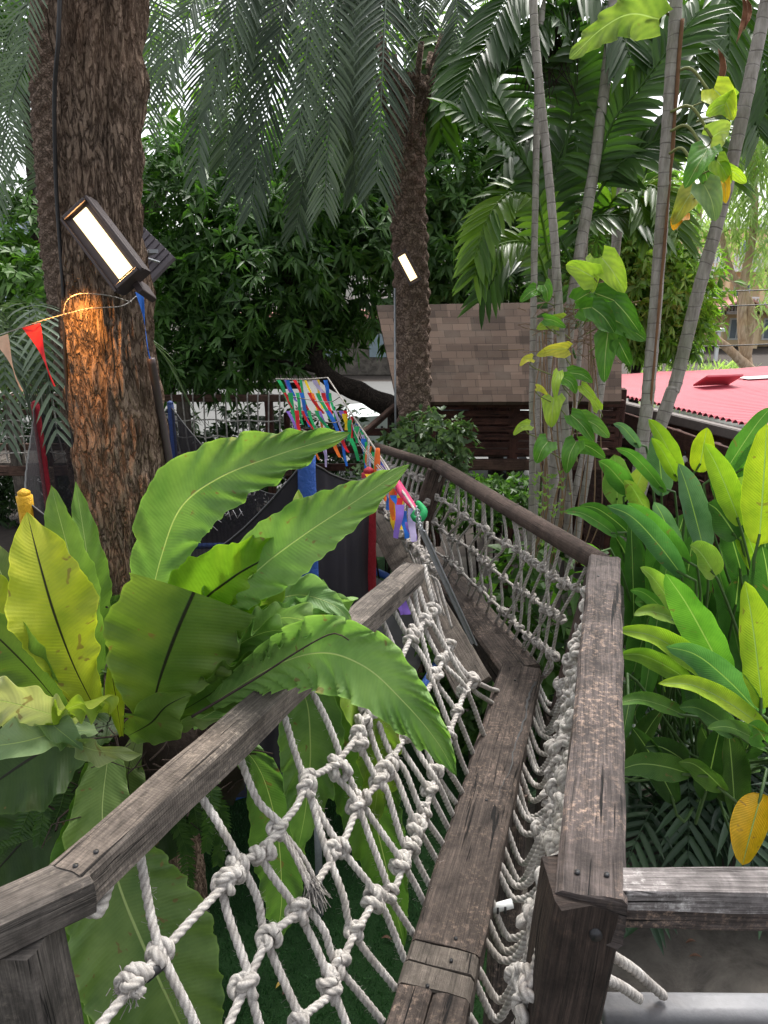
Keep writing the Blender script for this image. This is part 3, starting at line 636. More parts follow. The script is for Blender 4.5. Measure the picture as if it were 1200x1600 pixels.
# ------------------------------------------------------------------ leaves with real surfaces
def leaf(mb, mid, wid, roll=0, fold=.25, ruffle=.0, rf=5, prof='strap', nrm=None, nu=6, nv=40, seed=0, curlend=0, droop=0):
    """mid: 3D midrib points; wid: full width in metres; roll: degrees away from facing the camera; fold: V along the midrib"""
    sp_ = spline(mid, nv + 1); L = sum((sp_[i + 1] - sp_[i]).length for i in range(nv)); vs = []; uvs = []
    S = []; prev = None
    for i, p in enumerate(sp_):
        t = (sp_[min(i + 1, nv)] - sp_[max(i - 1, 0)]).normalized()
        nn = Vector(nrm) if nrm is not None else (CAM - p).normalized()
        s = t.cross(nn)
        if s.length < .15 and prev is not None: s = prev.copy()
        s.normalize()
        if prev is not None and s.dot(prev) < 0: s = -s
        prev = s; q = Matrix.Rotation(R(roll), 3, t); s = q @ s; n_ = s.cross(t)
        f = i / nv
        if prof == 'strap': wf = min(1, .22 + 1.55 * f ** 1.1) * (max(0, 1 - max(0, (f - .5) / .5) ** 1.7)) ** .9
        elif prof == 'paddle': wf = max(0, math.sin(math.pi * min(1, f ** .85 * 1.0))) ** .55 * (1 if f < .97 else .8)
        elif prof == 'heart': wf = (max(0, 1 - f) ** .55) * (1.0 if f > .12 else .55 + f * 3.7) * 1.0
        elif prof == 'cut': wf = min(1, .3 + 1.2 * f)
        else: wf = math.sin(math.pi * f)
        hw = wid / 2 * wf
        for j in range(-nu, nu + 1):
            a = j / nu; k = abs(a)
            cf = math.cos(fold * k); sf = math.sin(fold * k)
            fk = (f - k * .12) * L * rf; rz = ruffle * (k ** 1.7) * (math.sin(fk * 6.28 + 2.2 * noise.noise(V(fk * .5, seed, 0)) + (1.7 if j > 0 else 0)) * (.65 + .9 * noise.noise(V(fk * .35, seed * 2, 5))) + 1.3 * noise.noise(V(fk * 1.3, seed * 3.1 + (9 if j > 0 else 0), 0))) * min(1, f * 4) * min(1, (1.02 - f) * 6)
            ew = 1 + (.10 * noise.noise(V(f * L * 16, (9 if j > 0 else 0) + seed, 3)) + .10 * noise.noise(V(f * L * 45, (9 if j > 0 else 0) + seed, 3)) * (ruffle > .006)) * k * k
            q_ = p + s * a * hw * cf * ew + n_ * (hw * k * sf + rz) - V(0, 0, droop * k * k * hw)
            if prof == 'heart' and f < .12: q_ = q_ - t * k * wid * .18 * (1 - f / .12)
            vs.append(q_); uvs.append((.5 + a / 2, f * L))
    W = 2 * nu + 1; fs = []; fu = []
    for i in range(nv):
        for j in range(W - 1):
            q = [i * W + j, i * W + j + 1, (i + 1) * W + j + 1, (i + 1) * W + j]; fs.append(q); fu.append([uvs[k] for k in q])
    mb.add(vs, fs, fu); return mb
def leafpx(parent, pts, wpx, color, mat='fern_pale', name='leaf', stem=None, **kw):
    mid = [P(*p) for p in pts]; d = sum(p[2] for p in pts) / len(pts)
    m = MB(); leaf(m, mid, wpx * d / F, seed=random.random() * 20, **kw); return m.build(name, M[mat], parent, color=color)

# ------------------------------------------------------------------ big tree with floodlight
TX, TY = -.88, 2.62
def trunk_mesh(mb, pts, rad, ns, nl, amp, fz=3.0, fx=5.0, flake=True):
    sp_ = spline(pts, nl + 1); vs = []; fs = []; uv = []
    for i, p in enumerate(sp_):
        f = i / nl; r0 = rad(f)
        for k in range(ns):
            th = 2 * math.pi * k / ns; c, s = math.cos(th), math.sin(th)
            q = V(c * fx, s * fx, p.z * fz)
            d = noise.noise(q * 1.0) * .5 + .5 * abs(noise.noise(q * 2.1)) * 1.4
            if flake:
                cell = noise.voronoi(V(c * fx * 1.9, s * fx * 1.9, p.z * fz * 1.5) + V(noise.noise(q), noise.noise(q * 1.3), 0) * .5)[0]
                d += (cell[1] - cell[0]) * 1.3
            vs.append(p + V(c, s, 0) * (r0 + amp * (d - .5)))
    for i in range(nl):
        for k in range(ns):
            k2 = (k + 1) % ns; fs.append([i * ns + k, i * ns + k2, (i + 1) * ns + k2, (i + 1) * ns + k])
    mb.add(vs, fs)
tree = thing('broad_tree', (TX, TY, 0), 'thick flaky barked tree trunk carrying the large lit floodlight', 'tree')
m = MB(); trunk_mesh(m, [V(-.94, TY, -.05), V(-.945, TY, 1.2), V(-.945, TY, 2.4), V(-.945, TY, 3.1), V(-.925, TY, 3.6), V(-.865, TY, 4.15), V(-.83, TY, 4.7), V(-.75, TY, 7)], lambda f: .16 - .034 * max(0, min(1, (f - .38) / .13)), 150, 900, .028)
m.build('trunk', M['bark'], tree)
def crown(name, blobs, nwh, llen, lw, mat, parent, per=8, droop=.5, rad=True, seed=1, tint_up=True):
    """whorls of lance leaves spread through ellipsoid blobs: (x,y,z, rx,ry,rz, weight)"""
    g_ = np.random.default_rng(seed); bl = np.array([b[:6] for b in blobs], float); wt = np.array([b[6] if len(b) > 6 else b[3] * b[4] * b[5] for b in blobs]); wt = wt / wt.sum()
    idx = g_.choice(len(blobs), nwh, p=wt); dirs = g_.normal(size=(nwh, 3)); dirs /= np.linalg.norm(dirs, axis=1)[:, None]
    rr_ = g_.uniform(.45, 1.05, nwh)[:, None] ** .6; c = bl[idx, :3] + dirs * bl[idx, 3:6] * rr_ * (1 + .18 * np.sin(dirs[:, :1] * 9 + dirs[:, 1:2] * 7 + idx[:, None]))
    out = dirs * .7 + g_.normal(size=(nwh, 3)) * .45 + np.array([0, 0, .1]); out /= np.linalg.norm(out, axis=1)[:, None]
    base = np.repeat(c, per, 0); ax = np.repeat(out, per, 0); n = len(base)
    rnd = g_.normal(size=(n, 3)); side = np.cross(ax, rnd); side /= np.linalg.norm(side, axis=1)[:, None] + 1e-9
    d = ax * g_.uniform(.1, .8, n)[:, None] + side * .9; d /= np.linalg.norm(d, axis=1)[:, None]
    ln = llen * g_.uniform(.6, 1.25, n)[:, None]; wv = np.cross(d, ax); wv /= np.linalg.norm(wv, axis=1)[:, None] + 1e-9; ww = lw * g_.uniform(.7, 1.2, n)[:, None] * .5
    g0 = np.array([0, 0, -1.0]) * droop * ln
    b0 = base + d * ln * .05; mid = base + d * ln * .5 + g0 * .22; tip = base + d * ln + g0 * .75; up = np.cross(wv, d) * ww * .35
    v = np.stack([b0, mid + wv * ww + up, tip, mid - wv * ww + up, mid], 1).reshape(-1, 3)
    q = np.arange(n)[:, None] * 5; f = np.concatenate([q + np.array([0, 1, 4]), q + np.array([1, 2, 4]), q + np.array([4, 2, 3]), q + np.array([0, 4, 3])], 0)
    wt_ = np.repeat(np.clip(g_.normal(.4, .22, nwh), 0, 1), per) + g_.normal(0, .1, n)
    return npmesh(name, v, f, None, np.repeat(np.clip(wt_, 0, 1), 5), M[mat], parent)
crown('crown', [(TX, TY, 8.3, 2.2, 2.2, 1.0), (TX + 1.6, TY - .6, 7.8, 1.4, 1.4, .8)], 900, .16, .05, 'fol_dark', tree, seed=3)
# floodlight
fl = thing('floodlight', P(165, 385, 2.15), 'large rectangular floodlight glowing warm on the thick flaky trunk', 'floodlight', 'floodlights on the tree trunks')
fc = P(160, 382, 2.2); ax = (P(207, 440, 2.19) - P(117, 322, 2.19)).normalized(); vw = (CAM - fc).normalized(); vw = (vw + V(-.18, 0, -.12)).normalized(); sd_ = ax.cross(vw).normalized(); nf = sd_.cross(ax).normalized()
if nf.dot(CAM - fc) < 0: nf = -nf
def lampbox(fl, fc, ax, sd_, nf, L, W, D, gl, gw, shift):
    m = MB(); bar(m, fc - ax * L / 2 - nf * D / 2, fc + ax * L / 2 - nf * D / 2, W, D, nf, bev=.15)
    for s_ in (-1, 1): bar(m, fc - ax * L / 2 + sd_ * s_ * (W / 2 - .006) + nf * .006, fc + ax * L / 2 + sd_ * s_ * (W / 2 - .004) + nf * .004, .008, .014, nf)
    for s_ in (-1, 1): bar(m, fc + ax * s_ * (L / 2 - .006) - sd_ * (W / 2 - .014) + nf * .006, fc + ax * s_ * (L / 2 - .006) + sd_ * (W / 2 - .014) + nf * .006, .012, .02, nf)
    for k in range(7): c = fc - nf * (D + .006) + sd_ * (k - 3) * W / 8; bar(m, c - ax * L * .42, c + ax * L * .42, .004, .018, nf)
    m.build('housing', M['lampbody'], fl, smooth=False)
    m = MB(); c = fc + nf * .004 + sd_ * shift; bar(m, c - ax * gl / 2, c + ax * gl / 2, gw, .006, nf, bev=.02); m.build('lamp_panel', M['glow'], fl, smooth=False)
lampbox(fl, fc, ax, sd_, nf, .268, .112, .055, .222, .052, -.004)
m = MB(); bar(m, fc - nf * .05, V(TX + .0, TY - .1, fc.z - .02), .05, .01, (0, 0, 1)); m.build('bracket', M['lampbody'], fl, smooth=False); m = MB(); bar(m, fc + ax * .14 + nf * -.03, fc + ax * .16 - nf * .1, .02, .06, nf); m.build('mounting_arm', M['lampbody'], fl, smooth=False)
ld_ = bpy.data.lights.new('floodlight_lamp', 'AREA'); ld_.shape = 'RECTANGLE'; ld_.size = .22; ld_.size_y = .06; ld_.energy = 8; ld_.color = (1, .55, .2); ld_.spread = R(180)
lo_ = bpy.data.objects.new('floodlight_lamp', ld_); scn.collection.objects.link(lo_); lo_.parent = fl; lo_.location = fc + nf * .012 - OFF[fl.name]
mt = Matrix((ax, -sd_ if ax.cross(-sd_).dot(-nf) > 0 else sd_, -nf)).transposed(); lo_.rotation_euler = mt.to_euler()
# the lower side of the fitting also throws light down the bark
l2 = bpy.data.lights.new('floodlight_spill', 'SPOT'); l2.energy = 9; l2.color = (1, .42, .09); l2.spot_size = R(88); l2.spot_blend = 1.0; l2.shadow_soft_size = .025
o2 = bpy.data.objects.new('floodlight_spill', l2); scn.collection.objects.link(o2); o2.parent = fl
pz = V(-.985, TY - .26, P(150, 418, 2.3).z); o2.location = pz - OFF[fl.name]; tgt = V(-.975, TY - .13, pz.z - .38); o2.rotation_euler = (pz - tgt).to_track_quat('Z', 'Y').to_euler()
# ribbed panel behind the trunk
sp0 = thing('ribbed_panel', P(228, 400, 2.75), 'dark grey ribbed panel tilted behind the right edge of the flaky trunk', 'panel')
m = MB(); c = P(222, 400, 2.9); a1 = (P(258, 402, 2.9) - P(205, 350, 2.9)).normalized(); n1 = (CAM - c).normalized(); s1 = a1.cross(n1).normalized(); n1 = s1.cross(a1)
bar(m, c - a1 * .1, c + a1 * .1, .17, .02, n1); m.build('board', M['panel_grey'], sp0, smooth=False)
m = MB()
for k in range(8): q = c + a1 * (k - 3.5) * .026 + n1 * .014; bar(m, q - s1 * .085, q + s1 * .085, .019, .008, n1)
m.build('slat', M['panel_grey'], sp0, smooth=False)
m = MB(); tube(m, spline([c + n1 * .03 - a1 * .02 + s1 * .02, c + n1 * .05 + a1 * .03, c + n1 * .03 + a1 * .08 - s1 * .03], 10), .005, 6); bar(m, c + s1 * .02 + n1 * .03, c + s1 * .08 + n1 * .04, .03, .012, n1); bar(m, c, V(TX + .1, TY + .05, c.z), .03, .012); m.build('bracket', M['grey_metal'], sp0, smooth=False)
# cables on the trunk
cb_ = MB(); tube(cb_, spline([P(95, -60, 2.06), P(91, 60, 2.12), P(85, 150, 2.2), P(88, 300, 2.32), P(99, 460, 2.42), P(104, 600, 2.52), P(122, 740, 2.62), P(150, 900, 2.7)], 60), .0065, 7); tag(cb_.build('cable', M['black']), 'thin black cable running down the left edge of the flaky trunk', 'cable')
cb_ = MB(); tube(cb_, spline([P(236, 560, 2.5), P(250, 640, 2.6), P(264, 720, 2.66), P(268, 800, 2.72)], 30), .014, 9); tag(cb_.build('conduit', M['lampbody']), 'dark conduit pipe leaning along the right edge of the flaky trunk', 'pipe')

# ------------------------------------------------------------------ bunting
bt = thing('bunting_string', P(40, 540, 2.3), 'bunting string tied round the flaky trunk with peach and red pennants', 'bunting')
m = MB(); tube(m, spline([P(-60, 540, 2.2), P(0, 523, 2.25), P(60, 503, 2.3), P(98, 492, 2.38), P(140, 482, 2.31), P(190, 478, 2.33), P(214, 462, 2.4)], 50), .0018, 5)
tube(m, spline([P(99, 494, 2.36), P(104, 472, 2.34), P(125, 459, 2.3), P(170, 462, 2.3), P(205, 472, 2.36)], 30), .0018, 5); m.build('string', M['rope'], bt)
def pennant(a, b, tip, col, lab, bend=.02):
    m = MB(); vs = []; n = 10
    for i in range(n + 1):
        f = i / n
        for j in range(3):
            e = a.lerp(b, j / 2); q = e.lerp(tip, f); q = q + V(0, bend * math.sin(f * 4 + j), 0); vs.append(q)
    m.add(vs, [[i * 3 + j, i * 3 + j + 1, (i + 1) * 3 + j + 1, (i + 1) * 3 + j] for i in range(n) for j in range(2)]); o = m.build('pennant', RIB[col], bt); o['label'] = lab
pennant(P(34, 512, 2.28), P(59, 505, 2.3), P(88, 603, 2.27), 'red', 'red pennant')
pennant(P(-14, 530, 2.25), P(8, 522, 2.26), P(38, 611, 2.24), 'peach', 'peach pennant')
pennant(P(211, 456, 2.38), P(222, 462, 2.4), P(236, 560, 2.42), 'blue', 'blue pennant')

# ------------------------------------------------------------------ bird's nest fern
fern = thing('birds_nest_fern', P(215, 1110, 2.15), 'huge birds nest fern with wavy lime leaves growing on the flaky trunk', 'fern')
m = MB(); C0 = P(215, 1130, 2.3)
for k in range(420):
    a = C0 + V(random.gauss(0, .13), random.gauss(.08, .12), random.gauss(-.1, .13)); d = V(random.gauss(0, 1), random.gauss(0, 1), random.gauss(-.3, 1)).normalized() * random.uniform(.05, .14)
    tube(m, [a, a + d * .5 + V(random.gauss(0, .015), 0, random.gauss(0, .015)), a + d], random.uniform(.0015, .004), 4, cap=False)
o = m.build('root_mass', M['root'], fern)
m = MB(); 
vs, fs = [], []
for i in range(19):
    for k in range(28):
        th = 6.283 * k / 28; ph = math.pi * i / 18; d = V(math.sin(ph) * math.cos(th), math.sin(ph) * math.sin(th), math.cos(ph)); q = C0 + V(.06, .2, -.18) + V(d.x * .24, d.y * .2, d.z * .28) * (1 + .3 * noise.noise(d * 3) + .2 * noise.noise(d * 9)); vs.append(q)
for i in range(18):
    for k in range(28): fs.append([i * 28 + k, i * 28 + (k + 1) % 28, (i + 1) * 28 + (k + 1) % 28, (i + 1) * 28 + k])
m.add(vs, fs); m.build('root_mass', M['root'], fern)
FLK = 1.0
LIME = (.3, .46, .06); GRN = (.14, .3, .06); PALE = (.22, .4, .12); YEL = (.4, .5, .05); DK = (.06, .13, .03); OLV = (.12, .2, .045); DG = (.035, .09, .02)
FL = [  # points (px, py, depth), width px, colour, material, extra
 ([(225, 1060, 2.15), (232, 960, 2.1), (255, 860, 2.05), (285, 790, 2.0), (345, 745, 1.95), (430, 712, 1.93), (500, 690, 1.93), (548, 676, 1.95)], 145, (.17, .34, .09), 'fern_pale', dict(roll=-14, fold=.25, ruffle=.016, rf=7)),
 ([(300, 1060, 2.15), (345, 950, 2.05), (410, 885, 1.98), (480, 832, 1.93), (560, 780, 1.92), (640, 726, 1.94)], 128, (.19, .37, .1), 'fern_pale', dict(roll=-12, fold=.25, ruffle=.014, rf=8)),
 ([(310, 1050, 2.2), (370, 960, 2.1), (430, 880, 2.05), (462, 800, 2.05), (466, 765, 2.07)], 90, (.3, .46, .09), 'fern_pale', dict(roll=30, fold=.35, ruffle=.008)),
 ([(240, 1080, 2.1), (300, 960, 2.05), (360, 905, 2.0), (420, 870, 1.98), (476, 842, 2.0)], 165, (.2, .4, .03), 'fern_dark', dict(roll=18, fold=.2, ruffle=.016, rf=9)),
 ([(235, 1120, 2.0), (250, 1060, 1.96), (275, 990, 1.92), (303, 925, 1.9)], 200, (.14, .25, .045), 'fern_dark', dict(roll=6, fold=.12, ruffle=.006, prof='cut')),
 ([(150, 1110, 2.1), (115, 1040, 2.05), (85, 960, 2.0), (62, 880, 1.98), (42, 800, 2.0)], 155, YEL, 'fern_dark', dict(roll=10, fold=.2, ruffle=.008, rf=5)),
 ([(160, 1090, 2.25), (140, 990, 2.2), (112, 880, 2.16), (88, 790, 2.14), (80, 758, 2.15)], 90, (.2, .36, .08), 'fern_pale', dict(roll=-22, fold=.3, ruffle=.005)),
 ([(168, 1090, 2.3), (152, 980, 2.28), (135, 860, 2.25), (118, 752, 2.26)], 70, (.2, .38, .08), 'fern_pale', dict(roll=20, fold=.3, ruffle=.007)),
 ([(120, 1110, 2.2), (60, 1040, 2.15), (0, 960, 2.1), (-50, 880, 2.1)], 130, (.42, .52, .04), 'fern_dark', dict(roll=25, fold=.2, ruffle=.012)),
 ([(100, 1110, 2.1), (50, 1050, 2.0), (-10, 990, 1.95), (-80, 930, 1.95)], 120, (.13, .24, .05), 'fern_dark', dict(roll=-30, fold=.25, ruffle=.012)),
 ([(40, 1010, 2.4), (15, 930, 2.4), (-10, 870, 2.4), (-30, 830, 2.4)], 70, (.16, .26, .07), 'fern_pale', dict(roll=10, fold=.2, ruffle=.008)),
 ([(120, 1130, 2.0), (60, 1110, 1.9), (0, 1095, 1.85), (-80, 1090, 1.85)], 110, (.42, .5, .26), 'fern_pale', dict(roll=-35, fold=.15, ruffle=.018, rf=9)),
 ([(150, 1140, 2.05), (90, 1145, 1.95), (30, 1160, 1.85), (-50, 1170, 1.8)], 100, (.25, .38, .2), 'fern_pale', dict(roll=40, fold=.2, ruffle=.02, rf=8)),
 ([(110, 1165, 2.0), (95, 1120, 1.95), (125, 1100, 1.92), (165, 1098, 1.92), (172, 1120, 1.95)], 60, (.3, .45, .06), 'fern_pale', dict(roll=50, fold=.2, ruffle=.015, rf=9)),
 ([(190, 1150, 2.05), (182, 1095, 2.0), (176, 1055, 1.98), (180, 1025, 2.0)], 46, (.4, .54, .05), 'fern_dark', dict(roll=-8, fold=.8, ruffle=.002)),
 ([(95, 1150, 2.0), (140, 1170, 1.9), (180, 1176, 1.85), (222, 1178, 1.85)], 50, (.3, .4, .17), 'fern_pale', dict(roll=35, fold=.3, ruffle=.006)),
 ([(60, 1105, 2.05), (80, 1130, 1.95), (110, 1155, 1.92), (130, 1172, 1.9)], 60, (.24, .38, .2), 'fern_pale', dict(roll=-20, fold=.4, ruffle=.004)),
 ([(200, 1150, 2.1), (235, 1130, 2.0), (258, 1105, 1.95), (285, 1090, 1.94), (300, 1085, 1.95)], 110, (.14, .26, .05), 'fern_dark', dict(roll=20, fold=.3, ruffle=.008)),
 ([(220, 1150, 2.15), (260, 1135, 2.05), (305, 1125, 2.0), (350, 1122, 1.98)], 46, (.25, .38, .14), 'fern_pale', dict(roll=60, fold=.3, ruffle=.006)),
 ([(250, 1130, 2.15), (320, 1090, 2.05), (380, 1050, 1.98), (450, 1020, 1.93), (500, 1000, 1.93)], 110, (.1, .2, .04), 'fern_dark', dict(roll=40, fold=.3, ruffle=.012, rf=8)),
 ([(270, 1110, 2.3), (340, 1060, 2.25), (390, 1010, 2.2), (430, 940, 2.2), (462, 915, 2.2)], 90, (.13, .28, .04), 'fern_dark', dict(roll=-10, fold=.25, ruffle=.014, rf=9)),
 ([(350, 1060, 2.25), (420, 1010, 2.2), (470, 975, 2.15), (530, 940, 2.15), (560, 935, 2.15)], 100, (.22, .4, .14), 'fern_pale', dict(roll=40, fold=.2, ruffle=.02, rf=8)),
 ([(380, 1040, 2.2), (440, 990, 2.1), (490, 950, 2.08), (505, 905, 2.1)], 110, (.2, .38, .16), 'fern_pale', dict(roll=15, fold=.2, ruffle=.016, rf=8)),
 ([(330, 1100, 2.05), (420, 1045, 1.88), (500, 1020, 1.76), (570, 1042, 1.68), (632, 1098, 1.64), (680, 1155, 1.63), (714, 1212, 1.65)], 140, (.21, .41, .11), 'fern_pale', dict(roll=5, fold=.14, ruffle=.02, rf=8)),
 ([(360, 1060, 2.1), (430, 1030, 1.95), (470, 1000, 1.85), (520, 985, 1.8), (560, 975, 1.8)], 90, (.2, .4, .12), 'fern_pale', dict(roll=50, fold=.3, ruffle=.02, rf=9)),
 ([(300, 1130, 2.3), (400, 1080, 2.3), (470, 1080, 2.3), (485, 1160, 2.3), (478, 1260, 2.35), (465, 1330, 2.4)], 120, (.17, .34, .09), 'fern_pale', dict(roll=-10, fold=.25, ruffle=.014)),
 ([(330, 1120, 2.4), (470, 1050, 2.4), (540, 1090, 2.4), (570, 1220, 2.45), (600, 1340, 2.5), (632, 1480, 2.6)], 125, (.12, .27, .05), 'fern_pale', dict(roll=14, fold=.25, ruffle=.016)),
 ([(330, 1100, 2.35), (450, 1020, 2.3), (540, 1030, 2.3), (580, 1120, 2.3), (590, 1220, 2.35), (580, 1300, 2.4)], 110, (.25, .42, .06), 'fern_pale', dict(roll=-20, fold=.3, ruffle=.014)),
 ([(300, 1150, 2.4), (390, 1180, 2.4), (430, 1280, 2.45), (440, 1400, 2.5), (430, 1480, 2.55)], 100, (.12, .26, .06), 'fern_pale', dict(roll=10, fold=.25, ruffle=.01)),
 ([(170, 1170, 2.2), (160, 1280, 2.1), (185, 1380, 2.05), (225, 1480, 2.0), (285, 1610, 2.0), (330, 1720, 2.0)], 215, (.16, .28, .08), 'fern_pale', dict(roll=8, fold=.16, ruffle=.01)),
 ([(150, 1180, 2.3), (130, 1300, 2.2), (110, 1420, 2.15), (130, 1560, 2.15), (170, 1700, 2.15)], 150, (.12, .27, .04), 'fern_pale', dict(roll=-12, fold=.2, ruffle=.01)),
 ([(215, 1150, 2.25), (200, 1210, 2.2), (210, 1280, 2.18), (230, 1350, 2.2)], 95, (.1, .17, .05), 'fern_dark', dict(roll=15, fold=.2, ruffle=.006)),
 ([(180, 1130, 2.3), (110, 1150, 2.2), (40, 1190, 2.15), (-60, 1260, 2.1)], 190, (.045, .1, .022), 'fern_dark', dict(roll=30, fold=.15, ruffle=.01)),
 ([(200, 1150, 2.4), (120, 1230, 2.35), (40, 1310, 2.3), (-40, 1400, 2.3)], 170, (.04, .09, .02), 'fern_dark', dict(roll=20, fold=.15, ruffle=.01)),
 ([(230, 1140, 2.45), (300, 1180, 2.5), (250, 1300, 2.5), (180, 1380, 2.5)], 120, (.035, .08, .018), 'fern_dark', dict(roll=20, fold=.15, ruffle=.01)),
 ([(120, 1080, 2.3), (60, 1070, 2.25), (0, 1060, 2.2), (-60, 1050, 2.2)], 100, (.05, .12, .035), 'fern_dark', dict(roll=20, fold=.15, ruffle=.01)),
 ([(250, 1110, 2.35), (215, 990, 2.3), (208, 930, 2.28), (222, 880, 2.27)], 60, (.42, .56, .05), 'fern_pale', dict(roll=40, fold=.2, ruffle=.006)),
 ([(260, 1100, 2.4), (270, 980, 2.3), (272, 900, 2.25), (270, 860, 2.22)], 50, (.4, .56, .06), 'fern_pale', dict(roll=-40, fold=.3, ruffle=.004)),
 ([(330, 1050, 2.1), (400, 985, 2.0), (450, 965, 1.95), (520, 985, 1.9), (565, 1000, 1.9)], 80, (.26, .42, .17), 'fern_pale', dict(roll=35, fold=.2, ruffle=.018, rf=8)),
 ([(330, 1040, 2.15), (400, 960, 2.1), (460, 930, 2.08), (520, 945, 2.05), (550, 975, 2.05)], 84, (.2, .37, .15), 'fern_pale', dict(roll=-25, fold=.25, ruffle=.02, rf=8)),
 ([(300, 1080, 2.1), (370, 1010, 2.0), (430, 985, 1.9), (480, 1000, 1.85), (505, 1030, 1.85)], 70, (.17, .33, .09), 'fern_pale', dict(roll=45, fold=.3, ruffle=.02, rf=9)),
 ([(260, 1090, 2.3), (330, 990, 2.25), (380, 930, 2.22), (412, 880, 2.22)], 80, (.24, .42, .03), 'fern_dark', dict(roll=-15, fold=.3, ruffle=.018, rf=8)),
]
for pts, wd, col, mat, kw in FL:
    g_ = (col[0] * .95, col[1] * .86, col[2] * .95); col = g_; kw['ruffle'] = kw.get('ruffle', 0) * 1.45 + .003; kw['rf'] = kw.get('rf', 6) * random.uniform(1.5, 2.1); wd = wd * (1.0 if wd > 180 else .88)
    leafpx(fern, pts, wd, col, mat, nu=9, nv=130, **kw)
m = MB(); tube(m, spline([P(300, 1120, 1.95), P(400, 1060, 1.85), P(470, 1015, 1.75), P(520, 990, 1.7), P(545, 1000, 1.68)], 30), lambda f: .004 * (1 - .6 * f), 5); o = m.build('dry_stem', M['root'], fern)

# ------------------------------------------------------------------ fronds
def frond(mb, pts, ln, n, width, ang=50, vee=.25, droop=.3, rr_=.008, start=.12, seg=3, endf=.35, fold=True, nrm=None, tint=(.2, .8), jit=.08, curve=None):
    sp_ = spline(pts, 61); fr_len = sum((sp_[i + 1] - sp_[i]).length for i in range(60))
    tube(mb, sp_[::2], lambda f: rr_ * (1 - .8 * f), 5, cap=False, tint=.75)
    for i in range(n):
        f = start + (1 - start) * (i + .5) / n; x = f * 60; k = min(59, int(x)); p = sp_[k].lerp(sp_[k + 1], x - k); t = (sp_[k + 1] - sp_[k]).normalized()
        up = Vector(nrm) if nrm is not None else V(0, 0, 1)
        s = t.cross(up)
        if s.length < .2: s = t.cross(V(0, -1, .2))
        s.normalize(); u = s.cross(t)
        prof_ = math.sin(math.pi * (.12 + .8 * (i + .5) / n)) ** .6 if curve is None else curve((i + .5) / n)
        L = ln * (endf + (1 - endf) * prof_) * random.uniform(1 - jit, 1 + jit)
        for sg in (-1, 1):
            a = R(ang * (1.15 - .55 * f)) * random.uniform(1 - jit, 1 + jit); d = (t * math.cos(a) + s * sg * math.sin(a) + u * (vee + random.uniform(-jit, jit))).normalized()
            w_ = d.cross(u).normalized(); tn = random.uniform(*tint); vs = []; hw = width / 2
            for q in range(seg + 1):
                e = q / seg; c = p + d * L * e + V(0, 0, -droop * L * e * e); ww = hw * (math.sin(math.pi * min(1, .18 + .82 * e)) ** .6 if e < .98 else .04)
                if fold: vs += [c - w_ * ww, c - u * ww * .45, c + w_ * ww]
                else: vs += [c - w_ * ww, c + w_ * ww]
            W = 3 if fold else 2
            mb.add(vs, [[r_ * W + j, r_ * W + j + 1, (r_ + 1) * W + j + 1, (r_ + 1) * W + j] for r_ in range(seg) for j in range(W - 1)], None, tn)
def frpx(parent, pts, lnpx, n, wpx, mat, name='frond', **kw):
    mid = [P(*p) for p in pts]; d = sum(p[2] for p in pts[-2:]) / 2; m = MB(); frond(m, mid, lnpx * d / F, n, wpx * d / F, **kw); return m.build(name, M[mat], parent)
# small sword ferns growing round the nest
sf = thing('sword_fern', P(300, 1250, 2.4), 'small ladder leaved sword fern hanging below the nest fern in dark roots', 'fern')
for pts in ([(290, 1180, 2.4), (300, 1240, 2.35), (310, 1300, 2.35)], [(300, 1180, 2.4), (330, 1230, 2.3), (322, 1330, 2.3)], [(280, 1200, 2.4), (270, 1260, 2.35), (292, 1330, 2.35)], [(310, 1210, 2.4), (345, 1270, 2.4), (340, 1350, 2.4)], [(300, 1200, 2.45), (290, 1290, 2.4), (296, 1400, 2.4)]):
    frpx(sf, pts, 17, 30, 6, 'sword', ang=80, vee=.0, droop=.1, rr_=.0018, nrm=(0, -1, .3), seg=2, tint=(.0, .5))
sf = thing('sword_fern', P(170, 960, 2.45), 'small curled sword fern frond between the flaky trunk and the tall green leaf', 'fern')
for pts in ([(170, 1010, 2.35), (158, 975, 2.33), (165, 945, 2.33), (195, 935, 2.33)], [(160, 1020, 2.3), (175, 1000, 2.3), (182, 970, 2.3)], [(190, 1060, 2.2), (170, 1050, 2.15), (165, 1070, 2.15)], [(185, 1050, 2.2), (205, 1040, 2.15), (215, 1060, 2.15)], [(130, 1080, 2.2), (110, 1060, 2.2), (95, 1030, 2.2)]):
    frpx(sf, pts, 14, 26, 5, 'sword', ang=80, vee=.0, droop=.1, rr_=.0018, nrm=(0, -1, .3), seg=2, tint=(.1, .7))
sf = thing('sword_fern', P(60, 1260, 2.4), 'dark sword fern with saw edged fronds at the lower left behind the handrail', 'fern')
for pts in ([(110, 1180, 2.3), (60, 1240, 2.3), (10, 1350, 2.3)], [(110, 1190, 2.35), (80, 1290, 2.3), (-10, 1330, 2.3)], [(110, 1190, 2.35), (75, 1230, 2.25), (60, 1320, 2.25)], [(100, 1190, 2.4), (30, 1260, 2.4), (-30, 1290, 2.4)]):
    frpx(sf, pts, 18, 30, 6, 'sword', ang=80, vee=.0, droop=.1, rr_=.002, nrm=(0, -1, .3), seg=2, tint=(.0, .4))

